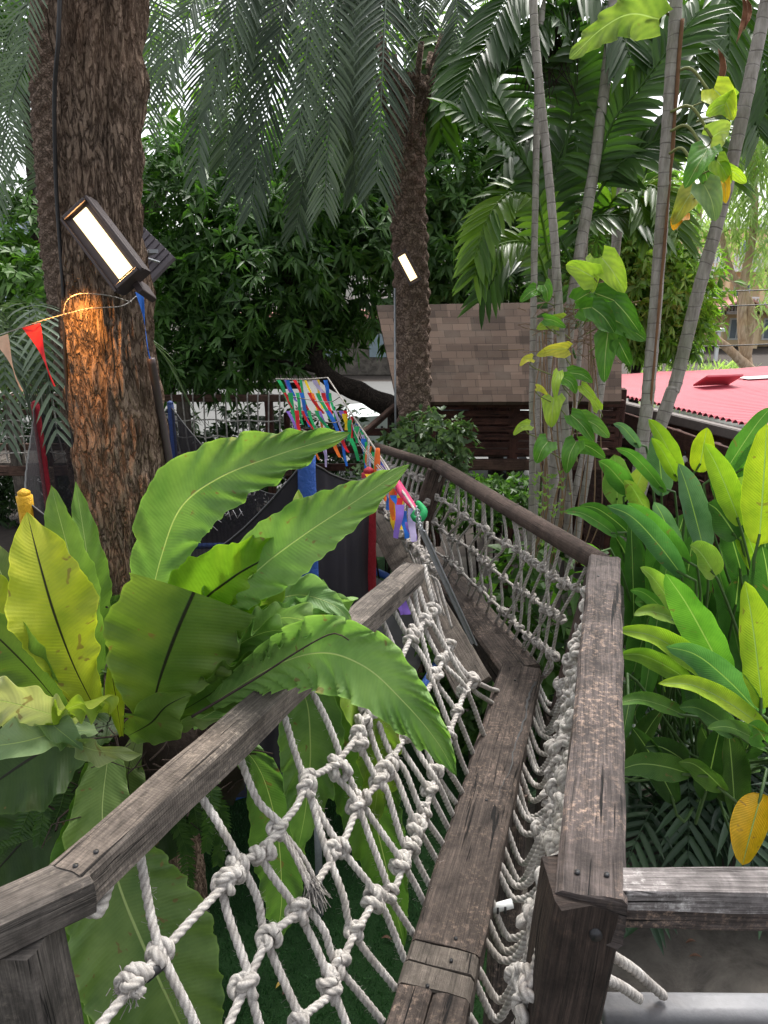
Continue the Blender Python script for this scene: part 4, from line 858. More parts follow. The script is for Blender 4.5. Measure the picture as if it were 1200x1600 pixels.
# ------------------------------------------------------------------ date palm
dp = thing('date_palm', PY(645, 640, 6.0) * 1.0 * V(0, 0, 0).length if False else V(PY(645, 640, 6.0).x, 6.0, 0), 'tall date palm carrying the small floodlight, grey green fronds drooping overhead', 'palm tree')
px0 = PY(648, 640, 6.0).x
def palm_trunk(mb, pts, r, ns=48, nl=260, amp=.02, ring=14.0):
    sp_ = spline(pts, nl + 1); vs = []; fs = []
    for i, p in enumerate(sp_):
        for k in range(ns):
            th = 6.2832 * k / ns; h = p.z * ring; ph = (h + th / 6.2832 * 8 * .5); b1 = abs(math.sin(math.pi * (h * .5 + th / 6.2832 * 5))) * abs(math.sin(math.pi * (h * .5 - th / 6.2832 * 5)))
            rr__ = r(i / nl) + amp * (b1 - .3) * 1.3 + amp * .8 * noise.noise(V(math.cos(th) * 3, math.sin(th) * 3, p.z * 9)); vs.append(p + V(math.cos(th), math.sin(th), 0) * rr__)
    for i in range(nl):
        for k in range(ns): fs.append([i * ns + k, i * ns + (k + 1) % ns, (i + 1) * ns + (k + 1) % ns, (i + 1) * ns + k])
    mb.add(vs, fs)
m = MB(); palm_trunk(m, [V(px0 + .02, 6, -.05), V(px0, 6, 2.2), PY(643, 450, 6), PY(636, 260, 6), PY(640, 120, 6.0)], lambda f: .128, nl=420, ns=64, amp=.02, ring=15)
m.build('trunk', M['palm_bark'], dp)
m = MB(); tube(m, [V(px0 - .15, 5.93, 1.6), PY(617, 450, 5.9)], .008, 6); m.build('cable', M['grey_metal'], dp)
DF = [([(640, 60, 5.9), (625, -120, 5.2), (606, -60, 4.7), (603, 0, 4.6), (597, 125, 4.5), (591, 250, 4.5), (588, 285, 4.5)], 82),
 ([(640, 60, 5.9), (560, -140, 5.3), (530, -60, 5.0), (524, 12, 4.9), (518, 125, 4.85), (512, 233, 4.85), (506, 325, 4.85)], 72),
 ([(640, 60, 5.9), (540, -160, 5.0), (500, -60, 4.5), (484, 30, 4.4), (472, 160, 4.4), (457, 245, 4.4)], 60),
 ([(640, 60, 5.9), (520, -120, 5.4), (455, -20, 5.0), (438, 60, 4.9), (424, 150, 4.9), (403, 240, 4.9), (393, 330, 4.9)], 75),
 ([(640, 60, 5.9), (500, -150, 5.4), (430, 0, 5.1), (414, 83, 5.0), (390, 190, 5.0), (366, 300, 5.0)], 66),
 ([(640, 60, 5.9), (460, -190, 5.0), (390, -60, 4.5), (362, 40, 4.4), (343, 92, 4.4), (330, 165, 4.4)], 66),
 ([(640, 60, 5.9), (420, -200, 4.8), (330, -50, 4.4), (297, 15, 4.3), (276, 70, 4.3), (264, 110, 4.3)], 66),
 ([(640, 60, 5.9), (470, -170, 5.0), (410, -80, 4.6), (394, 0, 4.5), (384, 90, 4.5)], 50),
 ([(640, 60, 5.9), (460, -90, 5.5), (350, 0, 5.2), (325, 80, 5.1), (314, 160, 5.1), (309, 275, 5.1)], 62),
 ([(640, 60, 5.9), (560, -40, 5.6), (505, 60, 5.4), (490, 180, 5.3), (474, 280, 5.3), (463, 358, 5.3)], 62),
 ([(640, 60, 5.9), (580, -40, 5.7), (555, 60, 5.6), (552, 180, 5.6), (555, 300, 5.6)], 60),
 ([(640, 60, 5.9), (680, -150, 5.3), (705, -40, 5.0), (715, 30, 4.9), (700, 95, 4.9)], 60),
 ([(640, 60, 5.9), (500, -60, 5.7), (400, 30, 5.6), (370, 130, 5.6), (350, 250, 5.6)], 62),
 ([(640, 60, 5.9), (620, -60, 5.7), (580, -30, 5.5), (560, 90, 5.5), (540, 200, 5.5)], 60),
 ([(640, 60, 5.9), (670, -60, 5.8), (660, 40, 5.6), (655, 130, 5.6), (662, 220, 5.6)], 46)]
for pts, L in DF: frpx(dp, pts, L * .95, 72, 4.5, 'date', ang=random.uniform(48, 58), vee=random.uniform(.05, .2), droop=.22, rr_=.013, seg=4, nrm=(random.uniform(-.35, .35), -.85, .4), endf=.4, tint=random.choice([(0, .5), (.1, .8), (.4, 1.1)]), jit=.09)
m = MB()
for k in range(14):
    a = random.uniform(0, 6.28); c = PY(638, 235 - k * 9, 6.0); q = c + V(math.cos(a) * .14, math.sin(a) * .14, 0); tube(m, [q, q + V(math.cos(a) * .1, math.sin(a) * .1, .3)], .022, 5)
m.build('frond_stubs', M['palm_bark'], dp)
fl2 = thing('floodlight', PY(637, 418, 5.75), 'small far floodlight glowing white on the date palm trunk', 'floodlight', 'floodlights on the tree trunks')
fc = PY(637, 418, 5.64); ax = (PY(646, 436, 5.64) - PY(628, 402, 5.64)).normalized(); vw = (CAM - fc).normalized(); sd_ = ax.cross(vw).normalized(); nf = sd_.cross(ax).normalized()
if nf.dot(CAM - fc) < 0: nf = -nf
lampbox(fl2, fc, ax, sd_, nf, .24, .1, .05, .185, .055, 0)
ld2 = bpy.data.lights.new('floodlight_lamp', 'AREA'); ld2.shape = 'RECTANGLE'; ld2.size = .15; ld2.size_y = .05; ld2.energy = .5; ld2.color = (1, .6, .3)
lo2 = bpy.data.objects.new('floodlight_lamp', ld2); scn.collection.objects.link(lo2); lo2.parent = fl2; lo2.location = fc + nf * .012 - OFF[fl2.name]
lo2.rotation_euler = (-nf).to_track_quat('Z', 'Y').to_euler()
lo2.rotation_euler = Matrix((ax, nf.cross(ax) * -1, -nf)).transposed().to_euler() if Matrix((ax, nf.cross(ax) * -1, -nf)).determinant() > 0 else Matrix((ax, nf.cross(ax), -nf)).transposed().to_euler()
m = MB(); bar(m, fc - nf * .05, V(fc.x, 5.9, fc.z), .04, .02); m.build('bracket', M['lampbody'], fl2, smooth=False)
# left palm
lp = thing('date_palm', V(PY(85, 470, 7.0).x, 7.0, 0), 'slim reddish palm trunk at the left behind the flaky trunk with pale hanging fronds', 'palm tree')
m = MB(); palm_trunk(m, [V(PY(95, 470, 7).x + .02, 7, -.05), PY(98, 480, 7), PY(80, 280, 7), PY(70, 120, 7), PY(72, 0, 7)], lambda f: .125 - .01 * f, amp=.022, ring=17); m.build('trunk', M['palm_bark'], lp)
for pts in ([(72, 0, 7), (90, -140, 6.2), (60, -50, 5.6), (40, 20, 5.5), (35, 95, 5.5)], [(72, 0, 7), (110, -100, 6.6), (110, -20, 6.3), (95, 60, 6.3)], [(72, 0, 7), (20, -90, 7), (-30, 20, 7), (-30, 150, 7), (-10, 260, 7)], [(72, 0, 7), (30, 20, 7.3), (0, 120, 7.4), (30, 250, 7.4)],
            [(72, 0, 7), (120, 40, 7.2), (110, 200, 7.3), (60, 290, 7.3)], [(72, 0, 7), (60, 60, 6.8), (20, 150, 6.8), (-10, 320, 6.8)], [(72, 0, 7), (180, -60, 7.2), (235, 60, 7.3), (230, 200, 7.3)], [(72, 0, 7), (170, -100, 7.2), (250, 0, 7.3), (262, 150, 7.3)]):
    frpx(lp, pts, 58, 46, 3.6, 'date', ang=62, vee=.1, droop=.2, rr_=.012, seg=3, nrm=(.0, -.85, .4), endf=.45, tint=(.4, 1.2))

# ------------------------------------------------------------------ clump of cane palms
cp_ = thing('cane_palm_clump', V(PY(880, 800, 5).x, 5, 0), 'clump of tall ringed grey palm canes with dark feathery fronds overhead behind the log rail', 'palm tree')
def cane(parent, pts, w0, w1=None, mat='cane', nm='cane'):
    """pts = (px,py,depth); carried on down to the ground"""
    q = [P(*p) for p in pts]; b = q[-1]; dn = b - q[-2]; kz = (b.z + .03) / max(.1, -dn.z); e = V(b.x + dn.x * kz * .75, b.y + dn.y * kz * .15, -.03); q.append(e); L = len(q)
    r0 = w0 * pts[0][2] / F / 2; r1 = (w1 or w0) * pts[-1][2] / F / 2; sp_ = spline(q, 220)
    m = MB(); tube(m, sp_, [(r0 + (r1 - r0) * i / 219) * (1 + .07 * (abs(((i * (sp_[0] - sp_[-1]).length / 219) * 17 % 1)) < .16)) for i in range(220)], 12, rn=.06); return m.build(nm, M[mat], parent)
for pts, w0, w1 in [([(832, -80, 4.4), (836, 60, 4.4), (856, 262, 4.5), (869, 412, 4.6), (880, 600, 4.7), (887, 740, 4.8), (888, 812, 4.9)], 13, 13),
 ([(852, -80, 4.7), (848, 0, 4.7), (841, 112, 4.7), (836, 337, 4.8), (832, 600, 4.9), (831, 780, 5)], 10, 11),
 ([(965, -90, 4.8), (960, -20, 4.8), (954, 60, 4.8), (931, 244, 4.9), (905, 400, 5), (888, 520, 5.1), (872, 680, 5.2)], 16, 21),
 ([(864, -80, 5.6), (862, 0, 5.6), (863, 217, 5.6), (860, 500, 5.6), (852, 760, 5.6)], 9, 10),
 ([(936, -80, 5.6), (933, 0, 5.6), (923, 200, 5.6), (905, 560, 5.6), (880, 760, 5.6)], 7, 8),
 ([(1000, 60, 6.2), (985, 180, 6.2), (968, 350, 6.2), (950, 520, 6.2), (925, 700, 6.2)], 10, 12), ([(975, 200, 6.5), (958, 400, 6.5), (935, 600, 6.5), (900, 760, 6.5)], 9, 11),
 ([(845, 500, 5.3), (842, 620, 5.3), (838, 760, 5.3)], 10, 11)]:
    cane(cp_, pts, w0, w1)
B_ = lambda d=5.0: None
MF = [([(845, 330, 5), (825, 262, 4.9), (773, 207, 4.7), (735, 182, 4.6), (700, 165, 4.5)], 62, 20, 17, 'mac', (.1, .7)),
 ([(915, 330, 5), (940, 240, 4.9), (960, 187, 4.8), (997, 140, 4.7), (1050, 70, 4.6), (1090, 20, 4.6)], 88, 26, 14, 'mac', (.1, .6)),
 ([(930, 310, 5), (955, 270, 4.9), (985, 244, 4.8), (1045, 210, 4.7), (1090, 205, 4.6)], 95, 22, 16, 'mac', (.1, .5)),
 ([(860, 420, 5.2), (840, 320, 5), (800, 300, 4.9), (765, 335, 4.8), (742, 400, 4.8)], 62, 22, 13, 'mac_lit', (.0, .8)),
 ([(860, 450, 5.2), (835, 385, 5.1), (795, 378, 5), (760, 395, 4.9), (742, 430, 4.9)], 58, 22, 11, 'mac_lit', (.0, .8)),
 ([(850, 200, 5), (830, 100, 5), (790, 60, 4.8), (745, 90, 4.7), (715, 160, 4.6)], 80, 26, 13, 'mac', (.0, .5)),
 ([(860, 150, 5.2), (870, 20, 5), (850, -30, 4.8), (800, -10, 4.7), (760, 60, 4.6)], 80, 26, 13, 'mac', (.0, .4)),
 ([(880, 250, 5.2), (900, 120, 5), (880, 40, 4.8), (850, 30, 4.7), (815, 90, 4.6)], 70, 24, 13, 'mac', (.0, .5)),
 ([(900, 250, 5.2), (905, 100, 5.1), (890, 10, 5), (900, -30, 4.9), (960, 20, 4.8), (985, 90, 4.7)], 85, 26, 13, 'mac', (.0, .5)),
 ([(940, 220, 5.2), (990, 60, 5.1), (1040, 20, 5), (1080, 60, 4.8), (1100, 160, 4.7)], 80, 26, 13, 'mac', (.1, .7)),
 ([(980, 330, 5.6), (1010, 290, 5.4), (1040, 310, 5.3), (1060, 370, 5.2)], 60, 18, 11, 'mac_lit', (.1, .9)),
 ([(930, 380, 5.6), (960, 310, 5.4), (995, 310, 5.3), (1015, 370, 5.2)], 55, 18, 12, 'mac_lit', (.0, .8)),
 ([(880, 380, 5.6), (925, 340, 5.4), (985, 340, 5.3), (1040, 365, 5.2)], 60, 20, 11, 'mac', (.2, .9)),
 ([(1060, 120, 5.6), (1110, 20, 5.4), (1150, 10, 5.3), (1190, 80, 5.2), (1200, 160, 5.2)], 85, 24, 14, 'mac', (.3, 1)),
 ([(1080, 150, 5.6), (1130, 90, 5.4), (1165, 120, 5.3), (1185, 210, 5.2)], 80, 22, 13, 'mac', (.2, .9)),
 ([(1060, 60, 5.3), (1090, -30, 5.2), (1130, -20, 5), (1140, 60, 5), (1130, 120, 5)], 70, 22, 12, 'mac', (.1, .8)),
 ([(840, 300, 5.5), (800, 200, 5.5), (760, 130, 5.5), (700, 110, 5.4), (660, 150, 5.4)], 75, 24, 14, 'mac', (.2, .8)),
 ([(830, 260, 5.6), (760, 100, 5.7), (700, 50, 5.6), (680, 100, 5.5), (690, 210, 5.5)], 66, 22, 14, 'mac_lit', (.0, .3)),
 ([(870, 350, 5.4), (885, 260, 5.5), (850, 200, 5.5), (790, 250, 5.4)], 70, 20, 14, 'mac', (.1, .5)),
 ([(900, 420, 5.4), (860, 330, 5.4), (880, 230, 5.4), (930, 180, 5.4)], 70, 20, 13, 'mac', (.0, .5)),
 ([(1000, 0, 5.8), (1060, -60, 5.8), (1120, -20, 5.8), (1160, 60, 5.7)], 80, 24, 13, 'mac', (.0, .5)),
 ([(990, 330, 6), (1030, 220, 5.9), (1090, 200, 5.8), (1140, 280, 5.8)], 70, 22, 12, 'mac', (.3, .9)),
 ([(900, 560, 6), (850, 430, 5.9), (800, 400, 5.8), (750, 470, 5.8)], 55, 20, 10, 'mac', (.0, .5)),
 ([(960, 40, 6.2), (960, -60, 6.1), (1000, -20, 6), (1010, 100, 6)], 80, 24, 12, 'mac', (.0, .5))]
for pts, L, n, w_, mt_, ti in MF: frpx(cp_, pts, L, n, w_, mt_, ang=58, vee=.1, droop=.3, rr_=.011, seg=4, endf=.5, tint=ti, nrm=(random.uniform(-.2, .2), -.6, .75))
# fine hanging flower strings
m = MB()
for k in range(60):
    x = random.gauss(862, 18); a = P(x, random.uniform(10, 60), 4.9); tube(m, spline([a, a + V(random.gauss(0, .05), 0, -.12), a + V(random.gauss(0, .1), random.gauss(0, .04), -random.uniform(.2, .42))], 7), .0028, 4, cap=False)
m.build('flower_strings', M['root'], cp_)
c2 = thing('leaning_palm', V(PY(1030, 665, 4.6).x, 4.6, 0), 'ringed grey palm cane at right nearly upright, with a philodendron climbing it', 'palm tree')
cane(c2, [(1060, -90, 4.0), (1055, 26, 4.05), (1044, 187, 4.15), (1032, 375, 4.3), (1014, 600, 4.5), (1000, 720, 4.6)], 19, 22)
m = MB(); tube(m, spline([P(1066, 30, 4.02), P(1054, 187, 4.12), P(1046, 280, 4.2), P(1040, 360, 4.25), P(1028, 500, 4.35), P(1016, 640, 4.5)], 60), lambda f: .012 * (1 - .5 * f), 7, rn=.6); m.build('aerial_root', m_plain('root_orange', (.17, .085, .04), .9, 0, 20, .6, .4), c2)
c3 = thing('leaning_palm', V(PY(1010, 700, 5).x, 5.0, 0), 'ringed grey palm cane at far right leaning over the red roof', 'palm tree')
cane(c3, [(1215, -90, 4.2), (1194, 19, 4.3), (1160, 180, 4.4), (1126, 330, 4.6), (1090, 460, 4.75), (1055, 600, 4.9), (1030, 672, 4.97)], 20, 22)

# ------------------------------------------------------------------ climbing philodendrons
LI = (.34, .5, .07); GR = (.1, .26, .04); DK2 = (.06, .17, .025); YE = (.6, .56, .1)
def climber(th, L, D):
    for bx, by, tx, ty, w_, c in L:
        mx, my = (bx + tx) / 2 + random.uniform(-3, 3), (by + ty) / 2 - 4; d = D + random.uniform(-.12, .12)
        leafpx(th, [(bx, by, d), (mx, my, d - .04), (tx, ty, d - .01)], w_ * 1.12, c, 'heart', prof='heart', nu=4, nv=16, roll=random.uniform(-22, 22), fold=.35, ruffle=.006, rf=6)
        m = MB(); tube(m, spline([P(bx, by, d), P(bx + random.uniform(-6, 6), by + 12, d + .04), P(bx + (th['cx'] - bx) * .6, by + 30, D + .12)], 8), .004, 5, cap=False); m.build('petiole', M['vine'], th)
M['vine'] = m_plain('vine_stem', (.18, .2, .06), .7, 0, 20, .3)
pv = thing('philodendron', P(900, 560, 4.75), 'climbing philodendron with lime heart leaves among the grey canes in front of the shingle roof', 'climbing plant'); pv['cx'] = 900
climber(pv, [(928, 434, 884, 414, 44, LI), (940, 402, 976, 458, 50, LI), (930, 405, 926, 458, 32, LI), (906, 482, 972, 488, 42, GR), (930, 458, 996, 492, 38, DK2), (940, 492, 1010, 532, 52, GR), (950, 520, 944, 598, 42, GR), (965, 530, 986, 572, 34, DK2), (925, 480, 960, 520, 40, DK2), (900, 470, 935, 455, 36, GR), (960, 470, 1000, 520, 40, DK2),
 (838, 452, 812, 472, 24, GR), (850, 445, 856, 472, 26, GR), (878, 500, 838, 514, 30, (.3, .42, .08)), (888, 545, 838, 556, 28, YE), (832, 560, 812, 572, 16, YE), (850, 498, 884, 512, 20, GR), (866, 622, 862, 668, 38, LI), (873, 580, 868, 628, 18, LI), (888, 582, 926, 598, 24, GR), (908, 602, 938, 640, 18, LI), (880, 590, 900, 615, 24, GR),
 (892, 648, 928, 690, 30, GR), (905, 652, 952, 684, 32, (.16, .33, .08)), (905, 692, 946, 716, 30, GR), (828, 664, 802, 680, 20, LI), (856, 690, 838, 724, 36, GR), (900, 690, 885, 740, 34, GR), (935, 640, 922, 612, 18, LI), (838, 605, 856, 618, 12, YE)], 4.55)
m = MB()
for k in range(16):
    x = random.uniform(840, 930); tube(m, spline([P(x, random.uniform(480, 560), 4.8), P(x + random.uniform(-12, 12), 650, 4.75), P(x + random.uniform(-25, 15), 800, 4.8), P(x - 20, 880, 4.9)], 16), random.uniform(.002, .006), 5, cap=False, rn=.3)
for k in range(90):
    a = P(random.gauss(905, 30), random.gauss(500, 25), 4.8); tube(m, spline([a, a + V(random.gauss(0, .06), random.gauss(0, .03), random.uniform(-.08, .02)), a + V(random.gauss(0, .13), random.gauss(0, .06), random.uniform(-.14, .03))], 6), .0022, 4, cap=False)
m.build('aerial_roots', m_plain('dry_roots', (.22, .14, .08), .9, 0, 20, .4), pv)
m = MB()
for k in range(70):
    c = P(random.gauss(862, 14), random.uniform(730, 880), 4.6); s_ = random.uniform(.01, .022); m.add([c, c + V(s_, 0, s_ * .4), c + V(0, -s_ * .5, -s_), c + V(-s_, 0, s_ * .4)], [[0, 1, 2], [0, 2, 3]], None, random.random())
o = m.build('small_leaf', M['fol_bright'], pv); o['kind'] = 'stuff'
pw = thing('philodendron', P(1110, 240, 4.1), 'big ragged yellow green philodendron leaves with orange tips climbing the upright right cane', 'climbing plant'); pw['cx'] = 1050
climber(pw, [(1115, 138, 1146, 188, 46, (.5, .6, .06)), (1145, 160, 1102, 182, 40, LI), (1112, 215, 1140, 205, 44, (.35, .45, .12)), (1106, 232, 1070, 295, 48, GR), (1088, 290, 1050, 352, 46, (.4, .42, .08)), (1068, 330, 1052, 360, 30, (.85, .36, .03)), (1100, 288, 1118, 346, 46, (.22, .34, .16)), (1128, 262, 1166, 286, 30, (.4, .55, .06)), (1132, 282, 1134, 318, 24, (.85, .5, .04)), (1120, 250, 1140, 290, 34, LI), (1092, 250, 1108, 300, 40, GR)], 4.0)
for bx, by, tx, ty in ((1050, 25, 1010, 30), (1052, 115, 1106, 140), (1048, 175, 1112, 215), (1048, 205, 1100, 235), (1046, 240, 1086, 265)):
    m = MB(); tube(m, spline([P(bx, by, 4.1), P((bx + tx) / 2, min(by, ty) - 8, 4.02), P(tx, ty, 4)], 12), .008, 7); m.build('petiole', M['vine'], pw)
leafpx(pw, [(1030, 30, 4.0), (985, 22, 3.95), (940, 45, 3.93), (890, 92, 3.93)], 74, (.2, .29, .07), 'heart', prof='heart', nu=6, nv=40, roll=-18, fold=.2, ruffle=.03, rf=9)
MDL = m_plain('dead_leaf_brown', (.28, .13, .07), .85, 0, 20, .5, .6)
for q, (a, b, c_) in enumerate(((P(1122, 75, 4.1), P(1120, 150, 4.1), .07), (P(1160, -10, 4.4), P(1150, 70, 4.4), .06), (P(1165, -5, 4.4), P(1162, 50, 4.4), .05))):
    m = MB(); leaf(m, [a, a.lerp(b, .4) + V(.03, 0, 0), b], c_, fold=1.1, ruffle=.03, rf=8, prof='sin', nu=4, nv=20, seed=q); m.build('dead_leaf', MDL, pw)

# ------------------------------------------------------------------ paddle leaved plants at right
BG = (.1, .2, .13); PG = (.1, .27, .05); BR = (.27, .43, .035); LM = (.24, .38, .07); DKG = (.05, .14, .03)
roots = [('broad green paddle leaved plant in front of the slatted fence, its tallest leaf blue green', V(2.0, 3.95, 0)), ('glowing yellow green paddle leaved plant cut by the right edge of the photo', V(2.7, 4.0, 0)), ('low spreading paddle leaved plant reaching left towards the brown handrail', V(2.3, 4.25, 0))]
PLN = [thing('paddle_plant', r_, l_, 'plant', 'paddle leaved plants beside the bridge') for l_, r_ in roots]
LF = [(0, 1102, 868, 1060, 724, 47, 3.5, BG), (0, 1068, 902, 948, 790, 40, 3.3, (.07, .19, .07)), (0, 1075, 882, 980, 786, 40, 3.4, PG), (0, 1058, 868, 1022, 784, 36, 3.5, BG), (0, 1036, 775, 1024, 675, 42, 4.0, BG), (0, 1064, 742, 1013, 655, 30, 3.9, BR), (0, 1060, 752, 1018, 684, 24, 3.8, BR), (0, 1040, 770, 962, 700, 22, 3.9, PG), (0, 1000, 700, 958, 662, 18, 4.0, BG),
 (1, 1092, 738, 1105, 668, 38, 3.8, (.4, .5, .03)), (1, 1158, 822, 1100, 692, 44, 3.4, BR), (1, 1186, 852, 1198, 662, 64, 3.2, (.4, .52, .03)), (1, 1130, 742, 1205, 636, 36, 3.5, PG), (1, 1150, 745, 1200, 690, 30, 3.5, PG), (1, 1152, 842, 1106, 786, 50, 3.5, DKG), (1, 1118, 900, 1078, 852, 46, 3.3, LM), (1, 1135, 800, 1110, 700, 30, 3.7, DKG), (1, 1170, 800, 1160, 720, 36, 3.6, LM), (1, 1190, 900, 1150, 800, 40, 3.6, BR), (1, 1210, 980, 1190, 850, 60, 3.3, DKG), (1, 1160, 900, 1130, 810, 40, 3.7, DKG),
 (2, 1138, 1066, 1040, 896, 62, 3.0, (.13, .32, .05)), (2, 1060, 960, 1000, 886, 34, 3.1, LM), (1, 1192, 1108, 1164, 908, 62, 2.8, (.33, .46, .035)), (2, 1048, 965, 984, 922, 24, 3.3, PG), (2, 1060, 970, 990, 962, 26, 3.2, LM), (2, 1155, 1096, 962, 984, 44, 2.9, (.26, .42, .04)), (2, 1190, 1118, 1040, 1010, 54, 2.85, (.1, .25, .09)), (2, 1080, 1066, 964, 1024, 36, 3.0, (.18, .33, .04)),
 (2, 1200, 1142, 1028, 1068, 36, 2.75, (.36, .5, .04)), (2, 1150, 1148, 1060, 1105, 40, 3.0, (.09, .21, .06)), (2, 1070, 1118, 962, 1100, 30, 2.95, (.13, .27, .06)), (2, 1205, 1172, 1105, 1138, 30, 2.9, (.12, .25, .05)), (2, 1200, 1165, 1168, 1132, 44, 2.8, PG), (2, 1132, 1236, 1060, 1190, 40, 3.0, (.09, .19, .035)), (2, 1080, 1210, 962, 1205, 44, 2.95, (.07, .16, .035)),
 (2, 1190, 1240, 1160, 1352, 60, 2.9, (.6, .36, .015)), (0, 965, 838, 880, 800, 22, 3.9, PG), (0, 940, 868, 868, 856, 26, 3.6, (.16, .36, .05)), (0, 990, 840, 905, 790, 28, 4.0, DKG), (2, 985, 1090, 972, 1160, 26, 3.2, DKG), (0, 985, 770, 935, 720, 40, 4.2, PG), (0, 990, 775, 1010, 730, 34, 4.2, (.3, .38, .08)), (0, 965, 790, 960, 710, 44, 4.3, (.16, .3, .08)), (0, 1010, 800, 975, 750, 34, 4.0, LM)]
for k in range(34): LF.append((random.choice((0, 1, 2)), *(lambda q: (q, random.uniform(930, 1150), q + random.uniform(-60, 50)))(random.uniform(985, 1200)), random.uniform(780, 960), random.uniform(34, 54), random.uniform(3.7, 4.6), random.choice((DKG, DKG, PG))))
for k in range(12): x_ = random.uniform(965, 1200); LF.append((2, x_, random.uniform(1180, 1290), x_ + random.uniform(-75, 60), random.uniform(1090, 1230), random.uniform(34, 50), random.uniform(3.1, 3.7), random.choice(((.03, .08, .02), (.04, .1, .025), (.06, .13, .03)))))
M['petiole'] = m_plain('petiole_green', (.06, .12, .03), .5, 0, 15, .2)
for k, bx, by, tx, ty, w_, d, c in LF:
    th = PLN[k]; rt = roots[k][1]; B = P(bx, by, d); T = P(tx, ty, d - .12); L = (T - B).length; sag = -.1 * L if abs(tx - bx) > abs(ty - by) else -.02
    leafm = MB(); leaf(leafm, [B, B.lerp(T, .35) + V(0, 0, -sag * .8), B.lerp(T, .7) + V(0, 0, -sag), T], w_ * d / F, roll=random.uniform(-28, 28), fold=random.uniform(.2, .6), ruffle=.005, rf=6, prof='paddle', nu=5, nv=36, seed=random.random() * 30)
    leafm.build('leaf', M['paddle'], th, color=c)
    q0 = rt + V(random.gauss(0, .1), random.gauss(0, .1), 0)
    dirn = (T - B).normalized(); pm = MB(); tube(pm, spline([B + dirn * .05, B - dirn * .12 + V(0, .03, -.03), q0.lerp(B, .5) + V(0, .1, 0), q0], 18), lambda f: .006 + .005 * f, 7, cap=False); pm.build('petiole', M['petiole'], th)

# ------------------------------------------------------------------ low dark palms under the plants
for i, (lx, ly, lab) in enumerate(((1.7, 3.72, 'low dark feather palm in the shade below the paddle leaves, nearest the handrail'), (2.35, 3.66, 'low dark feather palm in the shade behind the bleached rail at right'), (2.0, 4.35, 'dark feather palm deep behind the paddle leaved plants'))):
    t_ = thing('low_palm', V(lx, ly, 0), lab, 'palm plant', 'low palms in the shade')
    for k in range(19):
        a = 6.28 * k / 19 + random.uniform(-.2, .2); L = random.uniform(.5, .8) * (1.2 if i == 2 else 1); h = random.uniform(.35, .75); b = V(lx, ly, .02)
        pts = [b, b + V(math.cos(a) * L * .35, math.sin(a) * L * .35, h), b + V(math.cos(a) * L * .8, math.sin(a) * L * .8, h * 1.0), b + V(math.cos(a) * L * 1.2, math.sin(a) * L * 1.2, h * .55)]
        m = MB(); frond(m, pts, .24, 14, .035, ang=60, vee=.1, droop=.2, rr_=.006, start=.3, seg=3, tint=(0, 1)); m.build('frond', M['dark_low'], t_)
lp2 = thing('low_palm', V(PY(70, 560, 8).x, 7.4, 0), 'green feather palm at the left edge behind the pennants', 'palm plant')
for k in range(18):
    a = 6.28 * k / 18; L = random.uniform(.7, 1.1); h = random.uniform(2.6, 3.2); b = V(PY(50, 560, 7.4).x, 7.4, 1.5)
    m = MB(); frond(m, [b, b + V(math.cos(a) * L * .3, math.sin(a) * L * .3, h - 1.5), b + V(math.cos(a) * L, math.sin(a) * L, h - 1.5), b + V(math.cos(a) * L * 1.4, math.sin(a) * L * 1.4, (h - 1.5) * .4)], .32, 24, .03, ang=58, vee=.15, droop=.25, rr_=.008, start=.3, seg=3, tint=(.2, 1.4)); m.build('frond', M['date'], lp2)
m = MB(); tube(m, [V(PY(50, 560, 7.4).x, 7.4, 0), V(PY(50, 560, 7.4).x, 7.4, 1.55)], .06, 10, rn=.3); m.build('trunk', M['palm_bark'], lp2)
# leafy shrub at the palm's foot
def shrub(name, c, r, n, ll, mat, lab, seed, stems=9, cat='shrub'):
    t_ = thing(name, V(c[0], c[1], 0), lab, cat); crown('foliage', [(c[0], c[1], c[2], *r)], n, ll, ll * .45, mat, t_, per=6, droop=.3, seed=seed)
    m = MB(); sr = random.Random(seed)
    for k in range(stems):
        e = V(c[0] + sr.uniform(-1, 1) * r[0] * .7, c[1] + sr.uniform(-1, 1) * r[1] * .7, c[2] + sr.uniform(-.3, .8) * r[2]); tube(m, spline([V(c[0], c[1], 0), V(c[0], c[1], 0).lerp(e, .5) + V(sr.uniform(-.05, .05), 0, .1), e], 10), lambda f: .014 * (1 - .7 * f), 6, cap=False)
    m.build('stem', M['bark_dark'], t_); return t_
c = PY(672, 690, 5.6); shrub('leafy_shrub', (c.x, 5.6, c.z - .05), (.34, .25, .27), 380, .07, 'bush', 'small leaved green shrub at the foot of the date palm beside the hut', 21)
c = PY(760, 770, 6.0); shrub('leafy_shrub', (c.x, 5.9, c.z - .05), (.55, .3, .22), 420, .07, 'fol_mid', 'dark small leaved shrub seen through the far rope net', 22)
c = PY(610, 740, 6.2); shrub('leafy_shrub', (c.x, 6.4, c.z - .3), (.5, .3, .4), 420, .07, 'bush', 'small leaved shrub behind the coloured ribbons', 23)
c = PY(800, 960, 4.6); shrub('leafy_shrub', (c.x + .1, 4.9, .5), (.6, .4, .45), 500, .09, 'fol_mid', 'low shrub growing under the far rope net', 24)

t_ = thing('leafy_shrub', V(1.15, 4.85, 0), 'broad leaved dark shrub at the foot of the grey canes behind the far rope net', 'shrub')
crown('foliage', [(1.1, 4.75, .9, .75, .22, .75), (.75, 4.8, .6, .5, .2, .5)], 330, .2, .075, 'fol_mid', t_, per=5, droop=.5, seed=61)
